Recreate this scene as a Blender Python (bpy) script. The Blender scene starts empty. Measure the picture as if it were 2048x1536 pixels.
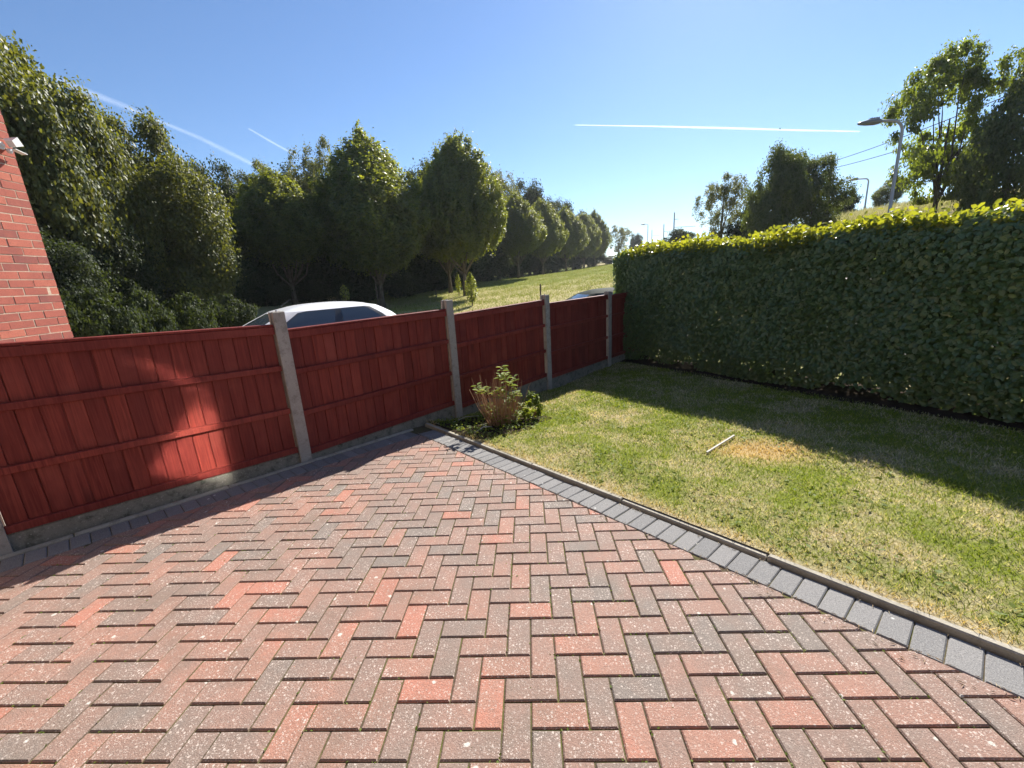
import bpy, math, random
import numpy as np
from mathutils import Matrix, Vector

# ------------------------------------------------------------------ camera, sky, sun, exposure
SC = bpy.context.scene
COL = SC.collection
R3 = ((0.99782648, 0.03391731, -0.05649715),      # camera right
      (-0.04614072, -0.25249417, -0.96649766),    # camera down
      (-0.0470462, 0.96700378, -0.2503804))       # camera forward
CAM = (-0.34389623, -0.98447826, 1.4979591)
cd = bpy.data.cameras.new('camera'); cam = bpy.data.objects.new('camera', cd); COL.objects.link(cam)
cd.sensor_width = 36.0; cd.lens = 834.393 / 2048 * 36; cd.clip_start = 0.05; cd.clip_end = 30000
cam.matrix_world = Matrix(((R3[0][0], -R3[1][0], -R3[2][0], CAM[0]), (R3[0][1], -R3[1][1], -R3[2][1], CAM[1]),
                           (R3[0][2], -R3[1][2], -R3[2][2], CAM[2]), (0, 0, 0, 1)))
SC.camera = cam
SUN_AZ, SUN_EL = math.radians(22.0), math.radians(36.0)     # azimuth clockwise from +Y
W = bpy.data.worlds.new('World'); SC.world = W; W.use_nodes = True
wn = W.node_tree; sky = wn.nodes.new('ShaderNodeTexSky'); sky.sky_type = 'NISHITA'; sky.sun_disc = False
sky.sun_elevation = SUN_EL; sky.sun_rotation = SUN_AZ; sky.altitude = 100; sky.air_density = 1.0; sky.dust_density = 0.12; sky.ozone_density = 7.0
bgn = wn.nodes['Background']; wn.links.new(sky.outputs[0], bgn.inputs[0]); bgn.inputs[1].default_value = 0.070
sl = bpy.data.lights.new('sun', 'SUN'); sl.energy = 5.0; sl.angle = math.radians(0.53); sl.color = (1.0, 0.94, 0.84)
so = bpy.data.objects.new('sun', sl); COL.objects.link(so)
SUNV = Vector((math.sin(SUN_AZ) * math.cos(SUN_EL), math.cos(SUN_AZ) * math.cos(SUN_EL), math.sin(SUN_EL)))
so.rotation_euler = SUNV.to_track_quat('Z', 'Y').to_euler(); so.location = (4, 10, 12)
SC.view_settings.view_transform = 'Standard'; SC.view_settings.look = 'None'
SC.view_settings.gamma = 1.0; SC.view_settings.use_curve_mapping = False; SC.view_settings.exposure = 1.15
SC.render.engine = 'CYCLES'
SC.cycles.use_denoising = True; SC.cycles.max_bounces = 8; SC.cycles.transparent_max_bounces = 12
SC.cycles.sample_clamp_indirect = 0; SC.cycles.blur_glossy = 0.0; SC.cycles.use_guiding = True; SC.cycles.guiding_training_samples = 128; SC.cycles.caustics_reflective = True; SC.cycles.caustics_refractive = False

random.seed(7)
RNG = np.random.default_rng(11)
PA, PB = -0.0017, -0.0459                      # the drive falls gently away from the house
def plane(x, y): return PA * x + PB * y

# ------------------------------------------------------------------ mesh helpers
class MB:
    """Collects polygons; build() links them as one mesh object."""
    def __init__(s): s.v = []; s.f = []; s.t = []
    def add(s, verts, faces, tint=None):
        o = len(s.v); s.v.extend([tuple(p) for p in verts]); s.f.extend([tuple(i + o for i in f) for f in faces])
        if tint is not None: s.t.extend([tint] * len(faces))
    def box(s, c, d, m=None, tint=None):
        x, y, z = d[0] / 2, d[1] / 2, d[2] / 2
        p = [Vector((sx * x, sy * y, sz * z)) for sz in (-1, 1) for sy in (-1, 1) for sx in (-1, 1)]
        if m is not None: p = [m @ q for q in p]
        p = [q + Vector(c) for q in p]
        s.add(p, [(0, 2, 3, 1), (4, 5, 7, 6), (0, 1, 5, 4), (2, 6, 7, 3), (0, 4, 6, 2), (1, 3, 7, 5)], tint)
    def tube(s, pts, rad, n=8, cap=True, tint=None):
        pts = [Vector(p) for p in pts]; rings = []
        up = Vector((0.13, 0.21, 0.97))
        for i, p in enumerate(pts):
            d = (pts[min(i + 1, len(pts) - 1)] - pts[max(i - 1, 0)]).normalized()
            a = d.cross(up)
            if a.length < 0.05: a = d.cross(Vector((1, 0, 0)))
            a.normalize(); b = d.cross(a)
            r = rad[i] if hasattr(rad, '__len__') else rad
            rings.append([p + (a * math.cos(2 * math.pi * k / n) + b * math.sin(2 * math.pi * k / n)) * r for k in range(n)])
        V = [q for r in rings for q in r]; F = []
        for i in range(len(pts) - 1):
            for k in range(n):
                F.append((i * n + k, i * n + (k + 1) % n, (i + 1) * n + (k + 1) % n, (i + 1) * n + k))
        if cap:
            F.append(tuple(range(n - 1, -1, -1))); F.append(tuple((len(pts) - 1) * n + k for k in range(n)))
        s.add(V, F, tint)
    def prism(s, poly, z0, z1, ch=0.0, tint=None):
        """poly: CCW list of (x,y); z functions or numbers; chamfered top."""
        n = len(poly); cx = sum(p[0] for p in poly) / n; cy = sum(p[1] for p in poly) / n
        def ins(d):
            out = []
            for i in range(n):
                p0, p1, p2 = Vector(poly[i - 1]), Vector(poly[i]), Vector(poly[(i + 1) % n])
                a = (p1 - p0); b = (p2 - p1)
                if a.length < 1e-6 or b.length < 1e-6: out.append(p1); continue
                a.normalize(); b.normalize()
                na = Vector((-a.y, a.x)); nb = Vector((-b.y, b.x)); k = na + nb
                q = 1 + na.dot(nb)
                out.append(p1 + k * (d / max(q, 0.35)))
            return out
        zz = (lambda z, p: z(p[0], p[1]) if callable(z) else z)
        V = [(p[0], p[1], zz(z0, p)) for p in poly]
        if ch > 0:
            V += [(p[0], p[1], zz(z1, p) - ch) for p in poly]
            V += [(p[0], p[1], zz(z1, p)) for p in ins(ch)]
            F = [tuple(range(n - 1, -1, -1)), tuple(2 * n + k for k in range(n))]
            for L in (0, 1):
                F += [(L * n + k, L * n + (k + 1) % n, (L + 1) * n + (k + 1) % n, (L + 1) * n + k) for k in range(n)]
        else:
            V += [(p[0], p[1], zz(z1, p)) for p in poly]
            F = [tuple(range(n - 1, -1, -1)), tuple(n + k for k in range(n))]
            F += [(k, (k + 1) % n, n + (k + 1) % n, n + k) for k in range(n)]
        s.add(V, F, tint)
    def mesh(s, name, mat, smooth=False):
        me = bpy.data.meshes.new(name); me.from_pydata(s.v, [], s.f)
        if mat: me.materials.append(mat)
        if smooth: me.polygons.foreach_set('use_smooth', [True] * len(me.polygons))
        if s.t and len(s.t) == len(s.f):
            a = me.attributes.new('tint', 'FLOAT', 'FACE'); a.data.foreach_set('value', s.t)
        me.update(); return me
    def build(s, name, mat, parent=None, smooth=False): return link(name, s.mesh(name, mat, smooth), parent)

def link(name, me, parent=None):
    o = bpy.data.objects.new(name, me); COL.objects.link(o)
    if parent is not None: o.parent = parent
    return o
def tag(o, label=None, cat=None, group=None, kind=None):
    for k, v in (('label', label), ('category', cat), ('group', group), ('kind', kind)):
        if v: o[k] = v
    return o
def thing(name, label, cat, loc=(0, 0, 0), rz=0.0, group=None):
    o = bpy.data.objects.new(name, None); COL.objects.link(o); o.empty_display_size = 0.2
    o.location = loc; o.rotation_euler = (0, 0, rz); return tag(o, label, cat, group)
def fast_mesh(name, V, F, mat, tint=None, smooth=False):
    """V (n,3) float array, F (m,k) int array of k-gons."""
    me = bpy.data.meshes.new(name); m, k = F.shape
    me.vertices.add(len(V)); me.vertices.foreach_set('co', np.ascontiguousarray(V, np.float32).ravel())
    me.loops.add(m * k); me.loops.foreach_set('vertex_index', np.ascontiguousarray(F, np.int32).ravel())
    me.polygons.add(m); me.polygons.foreach_set('loop_start', np.arange(0, m * k, k, dtype=np.int32))
    me.polygons.foreach_set('loop_total', np.full(m, k, np.int32))
    if smooth: me.polygons.foreach_set('use_smooth', np.ones(m, bool))
    me.update(calc_edges=True)
    if tint is not None:
        a = me.attributes.new('tint', 'FLOAT', 'FACE'); a.data.foreach_set('value', np.ascontiguousarray(tint, np.float32))
    if mat: me.materials.append(mat)
    return me

# ------------------------------------------------------------------ materials
class NT:
    def __init__(s, name):
        s.m = bpy.data.materials.new(name); s.m.use_nodes = True; s.t = s.m.node_tree; s.n = s.t.nodes
        s.p = s.n['Principled BSDF']; s.out = s.n['Material Output']
    def new(s, ty, ins=None, **kw):
        n = s.n.new('ShaderNode' + ty)
        for k, v in kw.items(): setattr(n, k, v)
        for k, v in (ins or {}).items(): s.set(n.inputs[k], v)
        return n
    def set(s, sock, v):
        if isinstance(v, bpy.types.NodeSocket): s.t.links.new(v, sock)
        else: sock.default_value = v
    def coord(s, which='Object'): return s.new('TexCoord').outputs[which]
    def mapv(s, v, sc=(1, 1, 1), loc=(0, 0, 0), rot=(0, 0, 0)):
        return s.new('Mapping', {'Vector': v, 'Scale': sc, 'Location': loc, 'Rotation': rot}).outputs[0]
    def noise(s, v, sc, det=4, rough=0.55, dist=0.0):
        return s.new('TexNoise', {'Vector': v, 'Scale': sc, 'Detail': det, 'Roughness': rough, 'Distortion': dist}).outputs['Fac']
    def vor(s, v, sc, feat='F1'):
        return s.new('TexVoronoi', {'Vector': v, 'Scale': sc}, feature=feat)
    def ramp(s, f, stops, interp='LINEAR'):
        r = s.new('ValToRGB', {'Fac': f}); cr = r.color_ramp; cr.interpolation = interp
        while len(cr.elements) < len(stops): cr.elements.new(0.5)
        for e, (p, c) in zip(cr.elements, stops): e.position = p; e.color = (c, c, c, 1) if not hasattr(c, '__len__') else (*c[:3], 1)
        return r.outputs[0]
    def mix(s, f, a, b, mode='MIX'):
        n = s.new('Mix', data_type='RGBA', blend_type=mode); s.set(n.inputs[0], f); 
        for i, v in ((6, a), (7, b)): s.set(n.inputs[i], v if isinstance(v, bpy.types.NodeSocket) else (*v[:3], 1))
        return n.outputs[2]
    def math(s, op, a, b=0.0, c=0.0):
        n = s.new('Math', operation=op); s.set(n.inputs[0], a); s.set(n.inputs[1], b); s.set(n.inputs[2], c); return n.outputs[0]
    def bump(s, h, st=0.3, dist=0.01, nrm=None):
        n = s.new('Bump', {'Height': h, 'Strength': st, 'Distance': dist})
        if nrm is not None: s.set(n.inputs['Normal'], nrm)
        return n.outputs[0]
    def done(s, col, rough=0.8, nrm=None, spec=0.3, metal=0.0):
        s.set(s.p.inputs['Base Color'], col if isinstance(col, bpy.types.NodeSocket) else (*col[:3], 1))
        s.set(s.p.inputs['Roughness'], rough); s.p.inputs['Specular IOR Level'].default_value = spec
        s.p.inputs['Metallic'].default_value = metal
        if nrm is not None: s.set(s.p.inputs['Normal'], nrm)
        return s.m

def leaf_mat(name, stops, trans=(0.35, 0.42, 0.03), tf=0.35, rough=0.45, spec=0.4):
    t = NT(name); a = t.new('Attribute', attribute_name='tint').outputs['Fac']
    nz = t.noise(t.coord('Object'), 0.9, 2)
    f = t.math('ADD', t.math('MULTIPLY', a, 0.75), t.math('MULTIPLY', t.math('SUBTRACT', nz, 0.35), 0.6))
    col = t.ramp(f, stops); t.done(col, rough, spec=spec)
    tr = t.new('BsdfTranslucent', {'Color': t.mix(0.55, t.mix(1.0, col, (2.6, 2.2, 0.9), 'MULTIPLY'), trans)})
    mx = t.new('MixShader', {0: tf, 1: t.p.outputs[0], 2: tr.outputs[0]}); t.t.links.new(mx.outputs[0], t.out.inputs[0])
    return t.m

def paver_mat(name, rnd):
    t = NT(name); P = t.new('NewGeometry').outputs['Position']
    r = t.new('ObjectInfo').outputs['Random'] if rnd == 'obj' else t.new('Attribute', attribute_name='tint').outputs['Fac']
    zone = t.noise(P, 0.9, 2, 0.5)                                    # drifts of redder and greyer blocks
    r2 = t.math('ADD', t.math('MULTIPLY', r, 0.42), t.math('MULTIPLY', t.math('POWER', r, 11.0), 0.42)); r2 = t.math('SUBTRACT', r2, t.math('MULTIPLY', t.math('POWER', t.math('SUBTRACT', 1.0, r), 9.0), 0.30))
    f = t.math('ADD', t.math('ADD', r2, 0.27), t.math('MULTIPLY', t.math('SUBTRACT', zone, 0.5), 0.7))
    f = t.math('ADD', f, t.math('MULTIPLY', t.math('SUBTRACT', t.noise(P, 7, 4, 0.6), 0.5), 0.95))
    col = t.ramp(f, [(0.0, (0.205, 0.172, 0.152)), (0.16, (0.225, 0.172, 0.146)), (0.42, (0.265, 0.176, 0.144)), (0.64, (0.31, 0.182, 0.142)),
                     (0.84, (0.355, 0.185, 0.138)), (1.0, (0.41, 0.178, 0.128))])
    grain = t.noise(P, 260, 3, 0.7); g2 = t.noise(P, 90, 3, 0.6)
    col = t.mix(t.ramp(grain, [(0.3, 0.7), (0.5, 0.0)]), col, (0.12, 0.085, 0.075))
    wob = t.new('TexNoise', {'Vector': P, 'Scale': 140.0, 'Detail': 2.0}).outputs['Color']; PW_ = t.mix(0.006, P, wob)
    dens = t.ramp(t.noise(P, 5, 3), [(.32, .15), (.66, 1.0)])
    for sc_, th_s, r0_, amt_ in ((170, .50, .30, .75), (75, .74, .26, .9)):
        vv = t.vor(PW_, sc_); sel = t.math('GREATER_THAN', t.new('SeparateColor', {0: vv.outputs['Color']}).outputs[0], th_s)
        speck = t.math('MULTIPLY', t.math('MULTIPLY', t.ramp(vv.outputs['Distance'], [(r0_, 1.0), (r0_ + .10, 0.0)]), sel), dens)
        col = t.mix(t.math('MULTIPLY', speck, amt_), col, (0.58, 0.50, 0.45))      # pale aggregate
    col = t.mix(t.ramp(t.noise(P, 2.2, 5, .6), [(.52, 0.0), (.75, .45)]), col, (0.13, 0.11, 0.085))  # grime
    lv = t.vor(t.mix(0.02, P, t.new('TexNoise', {'Vector': P, 'Scale': 30.0}).outputs['Color']), 13)
    lsel = t.math('GREATER_THAN', t.new('SeparateColor', {0: lv.outputs['Color']}).outputs[1], 0.72)
    lich = t.math('MULTIPLY', t.math('MULTIPLY', t.ramp(lv.outputs['Distance'], [(0.09, 1.0), (0.13, 0.0)]), lsel), 0.75)
    col = t.mix(lich, col, (0.62, 0.60, 0.55))                           # lichen spots
    col = t.mix(t.ramp(g2, [(0.55, 0.0), (0.8, 0.35)]), col, (0.10, 0.085, 0.07))
    h = t.math('ADD', t.math('MULTIPLY', grain, 0.7), t.math('MULTIPLY', g2, 0.6))
    return t.done(col, 0.78, t.bump(h, 0.8, 0.005), 0.3)

def sett_mat():
    t = NT('charcoal_block'); P = t.new('NewGeometry').outputs['Position']
    r = t.new('ObjectInfo').outputs['Random']
    col = t.ramp(r, [(0.0, (0.15, 0.15, 0.155)), (1.0, (0.215, 0.21, 0.21))])
    g = t.noise(P, 230, 3, 0.7)
    col = t.mix(t.ramp(g, [(0.5, 0.0), (0.68, 0.8)]), col, (0.33, 0.32, 0.31))
    col = t.mix(t.ramp(g, [(0.3, 0.7), (0.45, 0.0)]), col, (0.03, 0.03, 0.03))
    lv = t.vor(P, 12); ls = t.math('GREATER_THAN', t.new('SeparateColor', {0: lv.outputs['Color']}).outputs[1], 0.68)
    col = t.mix(t.math('MULTIPLY', t.ramp(lv.outputs['Distance'], [(0.08, 0.85), (0.12, 0.0)]), ls), col, (0.6, 0.6, 0.57))
    return t.done(col, 0.85, t.bump(g, 0.5, 0.004), 0.25)

def concrete_mat(name, base=(0.33, 0.30, 0.27), dark=(0.12, 0.115, 0.10), amt=0.5, sc=1.0):
    t = NT(name); P = t.new('NewGeometry').outputs['Position']
    n1 = t.noise(P, 14 * sc, 5, 0.65); n2 = t.noise(P, 70 * sc, 4, 0.7); n3 = t.noise(P, 3 * sc, 2)
    col = t.mix(t.ramp(n3, [(0.3, 0.0), (0.7, 1.0)]), base, tuple(c * 0.75 for c in base))
    col = t.mix(t.math('MULTIPLY', t.ramp(n1, [(0.5, 0.0), (0.66, 1.0)]), amt), col, dark)
    col = t.mix(t.ramp(n2, [(0.58, 0.0), (0.72, 0.75)]), col, (0.52, 0.50, 0.45))
    col = t.mix(t.ramp(n2, [(0.28, 0.7), (0.42, 0.0)]), col, dark)
    return t.done(col, 0.92, t.bump(t.math('ADD', n1, n2), 0.5, 0.006), 0.2)

def fence_mat(name='red_stained_wood'):
    t = NT(name); O = t.coord('Object'); r = t.new('ObjectInfo').outputs['Random']
    off = t.new('CombineXYZ', {0: t.math('MULTIPLY', r, 37.0), 1: t.math('MULTIPLY', r, 11.0), 2: t.math('MULTIPLY', r, 53.0)}).outputs[0]
    v = t.new('VectorMath', {0: O, 1: off}, operation='ADD').outputs[0]
    kn = t.vor(t.mapv(v, (7, 7, 2.2)), 1.0)
    ks = t.math('GREATER_THAN', t.new('SeparateColor', {0: kn.outputs['Color']}).outputs[0], 0.7)
    knot = t.math('MULTIPLY', t.ramp(kn.outputs['Distance'], [(0.06, 1.0), (0.24, 0.0)]), ks)
    wv = t.mapv(v, (55, 55, 2.0))
    grain = t.noise(wv, 1.0, 4, 0.6, 1.2); big = t.noise(v, 3.0, 3)
    f = t.math('ADD', t.math('MULTIPLY', r, 0.45), t.math('MULTIPLY', big, 0.6))
    col = t.ramp(f, [(0.2, (0.165, 0.026, 0.021)), (0.55, (0.235, 0.038, 0.028)), (0.85, (0.31, 0.054, 0.037))])
    col = t.mix(t.ramp(grain, [(0.35, 0.75), (0.6, 0.0)]), col, (0.12, 0.012, 0.010)); fine = t.noise(t.mapv(v, (160, 160, 5)), 1.0, 3); col = t.mix(t.ramp(fine, [(.3, .45), (.55, 0.0)]), col, (0.10, 0.012, 0.010)); col = t.mix(t.ramp(t.noise(v, 1.6, 4, .65), [(.5, 0.0), (.72, .5)]), col, (0.33, 0.075, 0.055))
    col = t.mix(t.math('MULTIPLY', knot, 0.7), col, (0.08, 0.010, 0.008))
    return t.done(col, t.ramp(grain, [(.3, .62), (.7, .46)]), t.bump(t.math('ADD', grain, t.math('MULTIPLY', knot, 0.8)), 0.35, 0.003), 0.25)

def brick_mat():
    t = NT('red_house_brick'); P = t.new('NewGeometry').outputs['Position']; r = t.new('ObjectInfo').outputs['Random']
    n = t.noise(P, 8, 3); g = t.noise(P, 120, 3, 0.7)
    col = t.ramp(t.math('ADD', t.math('MULTIPLY', r, 0.6), t.math('MULTIPLY', n, 0.5)),
                 [(0.15, (0.20, 0.075, 0.070)), (0.4, (0.31, 0.098, 0.075)), (0.65, (0.39, 0.118, 0.085)), (0.95, (0.45, 0.155, 0.105))])
    col = t.mix(t.ramp(g, [(0.3, 0.5), (0.5, 0.0)]), col, (0.10, 0.03, 0.025))
    return t.done(col, 0.9, t.bump(g, 0.4, 0.004), 0.2)

def plain(name, col, rough=0.6, spec=0.4, metal=0.0, nz=0.0, sc=20):
    t = NT(name)
    if nz:
        n = t.noise(t.coord('Object'), sc, 4)
        c = t.mix(t.ramp(n, [(0.35, nz), (0.65, 0.0)]), col, tuple(k * 0.45 for k in col))
        return t.done(c, rough, t.bump(n, 0.2, 0.004), spec, metal)
    return t.done(col, rough, spec=spec, metal=metal)

def turf_nodes(t, blade):
    """Lawn colour: live grass with scorched straw patches; shared by soil sheet and blades."""
    P = t.new('NewGeometry').outputs['Position']
    n1 = t.noise(P, 1.5, 4, 0.6); n2 = t.noise(P, 5.5, 3, 0.6); n3 = t.noise(P, 45, 3, 0.6)
    # scorched golden patch beside the batten and the dry strip along the edging
    d1 = t.new('VectorMath', {0: t.mapv(P, (1.25, 1.9, 0), (-1.25 * 1.62, -1.9 * 2.46, 0))}, operation='LENGTH').outputs['Value']
    patch = t.ramp(t.math('ADD', d1, t.math('MULTIPLY', n2, 0.5)), [(0.45, 1.0), (1.0, 0.0)])
    c = t.new('VectorMath', {0: P, 1: (0.7328, 0.6804, 0)}, operation='DOT_PRODUCT').outputs['Value']
    edge = t.ramp(t.math('ADD', t.math('SUBTRACT', c, 1.34), t.math('MULTIPLY', n2, 0.25)), [(0.12, 1.0), (0.30, 0.0)])
    dry = t.ramp(t.math('ADD', t.math('MULTIPLY', n1, 0.7), t.math('MULTIPLY', n2, 0.42)), [(0.48, 0.0), (0.74, 1.0)])
    dry = t.math('MAXIMUM', dry, t.math('MAXIMUM', patch, t.math('MULTIPLY', edge, 0.9)))
    return P, n1, n2, n3, dry, patch, edge

def lawn_mat():
    t = NT('lawn_turf'); P, n1, n2, n3, dry, patch, edge = turf_nodes(t, False)
    green = t.ramp(n3, [(0.3, (0.10, 0.125, 0.022)), (0.7, (0.19, 0.21, 0.045))])
    straw = t.ramp(n3, [(0.3, (0.24, 0.19, 0.11)), (0.7, (0.46, 0.38, 0.25))])
    col = t.mix(dry, green, straw)
    col = t.mix(t.math('MULTIPLY', patch, 0.7), col, (0.40, 0.28, 0.11))
    return t.done(col, 0.95, t.bump(n3, 0.6, 0.02), 0.1)
def blade_mat():
    t = NT('grass_blade'); P, n1, n2, n3, dry, patch, edge = turf_nodes(t, True)
    a = t.new('Attribute', attribute_name='tint').outputs['Fac']
    green = t.ramp(a, [(0.0, (0.11, 0.165, 0.014)), (0.6, (0.21, 0.275, 0.028)), (1.0, (0.34, 0.37, 0.06))])
    straw = t.ramp(a, [(0.0, (0.30, 0.25, 0.12)), (0.6, (0.46, 0.40, 0.23)), (1.0, (0.60, 0.55, 0.40))])
    gold = t.ramp(a, [(0.0, (0.36, 0.24, 0.085)), (1.0, (0.56, 0.42, 0.20))])
    straw = t.mix(t.math('MAXIMUM', patch, t.math('MULTIPLY', edge, 0.7)), straw, gold)
    f = t.ramp(t.math('ADD', dry, t.math('MULTIPLY', t.math('SUBTRACT', a, 0.5), 0.9)), [(0.25, 0.0), (0.8, 1.0)])
    col = t.mix(f, green, straw); t.done(col, 0.6, spec=0.25)
    tr = t.new('BsdfTranslucent', {'Color': t.mix(1.0, col, (1.7, 1.6, 1.0), 'MULTIPLY')})
    mx = t.new('MixShader', {0: 0.35, 1: t.p.outputs[0], 2: tr.outputs[0]}); t.t.links.new(mx.outputs[0], t.out.inputs[0])
    return t.m

def meadow_mat():
    t = NT('meadow_grass'); P = t.new('NewGeometry').outputs['Position']
    n1 = t.noise(P, 0.16, 4, 0.6); n2 = t.noise(P, 1.3, 4, 0.65); n3 = t.noise(P, 9, 4, 0.7)
    sx = t.new('SeparateXYZ', {0: P})
    green = t.ramp(n3, [(0.3, (0.13, 0.165, 0.022)), (0.7, (0.23, 0.26, 0.045))])
    straw = t.ramp(n3, [(0.3, (0.32, 0.27, 0.11)), (0.7, (0.48, 0.41, 0.21))])
    # the near slope and the bank to the right are scorched
    bank = t.ramp(t.math('SUBTRACT', sx.outputs[0], t.math('MULTIPLY', sx.outputs[1], 0.32)), [(0.0, 0.0), (1.0, 0.0)])
    near = t.ramp(t.math('MULTIPLY', sx.outputs[1], 0.02), [(0.42, 0.42), (0.72, 0.0)])
    rb = t.ramp(t.math('MULTIPLY', t.math('SUBTRACT', sx.outputs[2], 2.2), 0.5), [(0.1, 0.0), (0.5, 0.45)])
    f = t.math('ADD', t.math('ADD', t.math('MULTIPLY', n1, 0.55), t.math('MULTIPLY', n2, 0.5)), t.math('ADD', near, rb))
    col = t.mix(t.ramp(f, [(0.55, 0.0), (0.74, 1.0)]), green, straw)
    return t.done(col, 0.95, t.bump(t.math('ADD', n3, n2), 0.9, 0.06), 0.1)

def bark_mat(name, base=(0.16, 0.13, 0.10)):
    t = NT(name); O = t.coord('Object')
    n = t.noise(t.mapv(O, (14, 14, 3)), 1.0, 5, 0.65); n2 = t.noise(O, 3, 3)
    col = t.mix(t.ramp(n, [(0.35, 1.0), (0.6, 0.0)]), base, tuple(c * 0.4 for c in base))
    col = t.mix(t.ramp(n2, [(0.5, 0.0), (0.7, 0.5)]), col, (0.20, 0.20, 0.14))
    return t.done(col, 0.95, t.bump(n, 0.7, 0.02), 0.1)

M = {}
M['paver'] = paver_mat('block_paver', 'obj'); M['paver_far'] = paver_mat('block_paver_run', 'attr'); M['sett'] = sett_mat()
M['edging'] = concrete_mat('edging_concrete', (0.40, 0.37, 0.31), (0.16, 0.15, 0.12), 0.5)
M['post'] = concrete_mat('post_concrete', (0.43, 0.39, 0.35), (0.15, 0.14, 0.12), 0.5)
M['gravelboard'] = concrete_mat('gravel_board_concrete', (0.27, 0.25, 0.21), (0.085, 0.085, 0.065), 0.85)
M['fence'] = fence_mat(); M['brick'] = brick_mat()
M['mortar'] = plain('pale_mortar', (0.55, 0.43, 0.33), 0.95, 0.1, nz=0.5, sc=60)
M['lawn'] = lawn_mat(); M['blade'] = blade_mat(); M['meadow'] = meadow_mat()
M['bark'] = bark_mat('grey_brown_bark'); M['bark_dark'] = bark_mat('dark_bark', (0.09, 0.075, 0.06))
M['twig'] = plain('dead_twig', (0.42, 0.25, 0.15), 0.85, 0.15, nz=0.6, sc=30)
M['batten'] = plain('bleached_batten', (0.50, 0.48, 0.44), 0.8, 0.2, nz=0.3, sc=30)
M['galv'] = plain('galvanised_steel', (0.33, 0.34, 0.36), 0.5, 0.5, 0.4, nz=0.2)
M['lantern'] = plain('grey_lantern_plastic', (0.14, 0.145, 0.15), 0.45, 0.5)
M['white_plastic'] = plain('white_plastic', (0.74, 0.74, 0.71), 0.4, 0.5, nz=0.12)
M['rubber'] = plain('black_rubber', (0.02, 0.02, 0.02), 0.9, 0.05); M['trim'] = plain('black_trim', (0.03, 0.035, 0.045), 0.35, 0.5)
M['rim'] = plain('alloy_rim', (0.45, 0.46, 0.47), 0.3, 0.5, 0.8)
M['tarmac'] = plain('tarmac', (0.055, 0.055, 0.057), 0.9, 0.25, nz=0.4, sc=40)
M['slab'] = plain('pavement_concrete', (0.42, 0.40, 0.36), 0.9, 0.2, nz=0.4, sc=8)
M['soil'] = plain('dark_soil', (0.045, 0.032, 0.022), 1.0, 0.05, nz=0.7, sc=24)
M['roof_tile'] = plain('brown_roof_tile', (0.13, 0.07, 0.05), 0.9, 0.2, nz=0.5)
t = NT('joint_sand'); P_ = t.new('NewGeometry').outputs['Position']; n_ = t.noise(P_, 3.5, 4); n2_ = t.noise(P_, 60, 3)
c_ = t.mix(t.ramp(n_, [(0.42, 0.0), (0.62, 1.0)]), (0.085, 0.068, 0.048), (0.095, 0.10, 0.032))
M['joint'] = t.done(t.mix(t.ramp(n2_, [(0.5, 0.0), (0.7, 0.7)]), c_, (0.16, 0.12, 0.075)), 1.0, t.bump(n2_, 0.8, 0.004), 0.05)

# ------------------------------------------------------------------ terrain, road, lawn, drive bed
CTRL = [(-4, -1, -.2), (0, -1, -.2), (4, -1, -.2), (-2, 1.5, -.35), (1, 3, -.45), (3, 4, -.45), (0.4, 5.5, -.5), (1.2, 7, -.5), (8, 0, -.3), (5, 3, -.45), (6, -6, -.2), (-6, -6, -.2),
        (-6, 4.5, -.45), (-3, 8, -.45), (0, 10.5, -.5), (3, 12, -.5), (5, 7, -.45), (9, 9, -.4), (8, 5, -.4), (-9, 3, -.3), (-7.5, 8, -.42), (-4, 11.5, -.45), (0, 14, -.4), (4.5, 15.5, -.4),
        (-8.5, 13.5, -.2), (-13, 14, .4), (-3.2, 20.8, .11), (2, 20, .15), (7, 20, .3), (-9.2, 24.5, -.05), (-13.6, 22.5, .65), (-5.5, 29.6, .4), (1, 30, .62), (8, 31, 1.15),
        (-1.2, 45, 1.19), (8, 46, 1.95), (1.9, 57, 1.38), (6.2, 70.7, 1.62), (11.7, 86, 2.0), (15.2, 98, 2.28), (22, 80, 3.2), (-20, 40, 1.2), (-30, 20, 1.2), (-22, 12, .8), (-14, 60, 1.6), (-10, 90, 2),
        (12, 14, -.3), (10, 18, -.2), (14, 11, -.2), (16, 8, 0), (15.5, 16, 1.3), (18, 14, 1.9), (18.5, 21, 3.3), (21, 18, 3.3), (17, 25, 3.2), (24, 28, 4.3), (28, 36, 5.0), (36, 30, 4.2), (23, 10, 2.4),
        (15.5, 30, 2.0), (19, 38, 3.0), (25, 50, 4.2), (40, 60, 6.2), (60, 60, 6.8), (60, 110, 6), (30, 130, 4.6), (0, 150, 3), (-60, 60, 2.5), (-60, 0, 1), (-40, -40, 0), (40, -40, 0), (60, 0, 3), (0, -60, 0),
        (0, 300, 6), (250, 250, 9), (-250, 250, 6), (-250, -250, 0), (250, -250, 0)]
cp = np.array(CTRL, float); nC = len(cp)
def _k(A, B): return np.sqrt(((A[:, None, :] - B[None]) ** 2).sum(-1) + 0.6)
_A = np.zeros((nC + 3, nC + 3)); _A[:nC, :nC] = _k(cp[:, :2], cp[:, :2]) + np.eye(nC) * 0.02
_A[:nC, nC] = 1; _A[:nC, nC + 1:] = cp[:, :2]; _A[nC:, :nC] = _A[:nC, nC:].T
_w = np.linalg.solve(_A, np.r_[cp[:, 2], 0, 0, 0])
def ground(X, Y):
    q = np.c_[np.ravel(X), np.ravel(Y)].astype(float)
    return _k(q, cp[:, :2]) @ _w[:nC] + _w[nC] + q @ _w[nC + 1:]
def gz(x, y): return float(ground([x], [y])[0])

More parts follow.
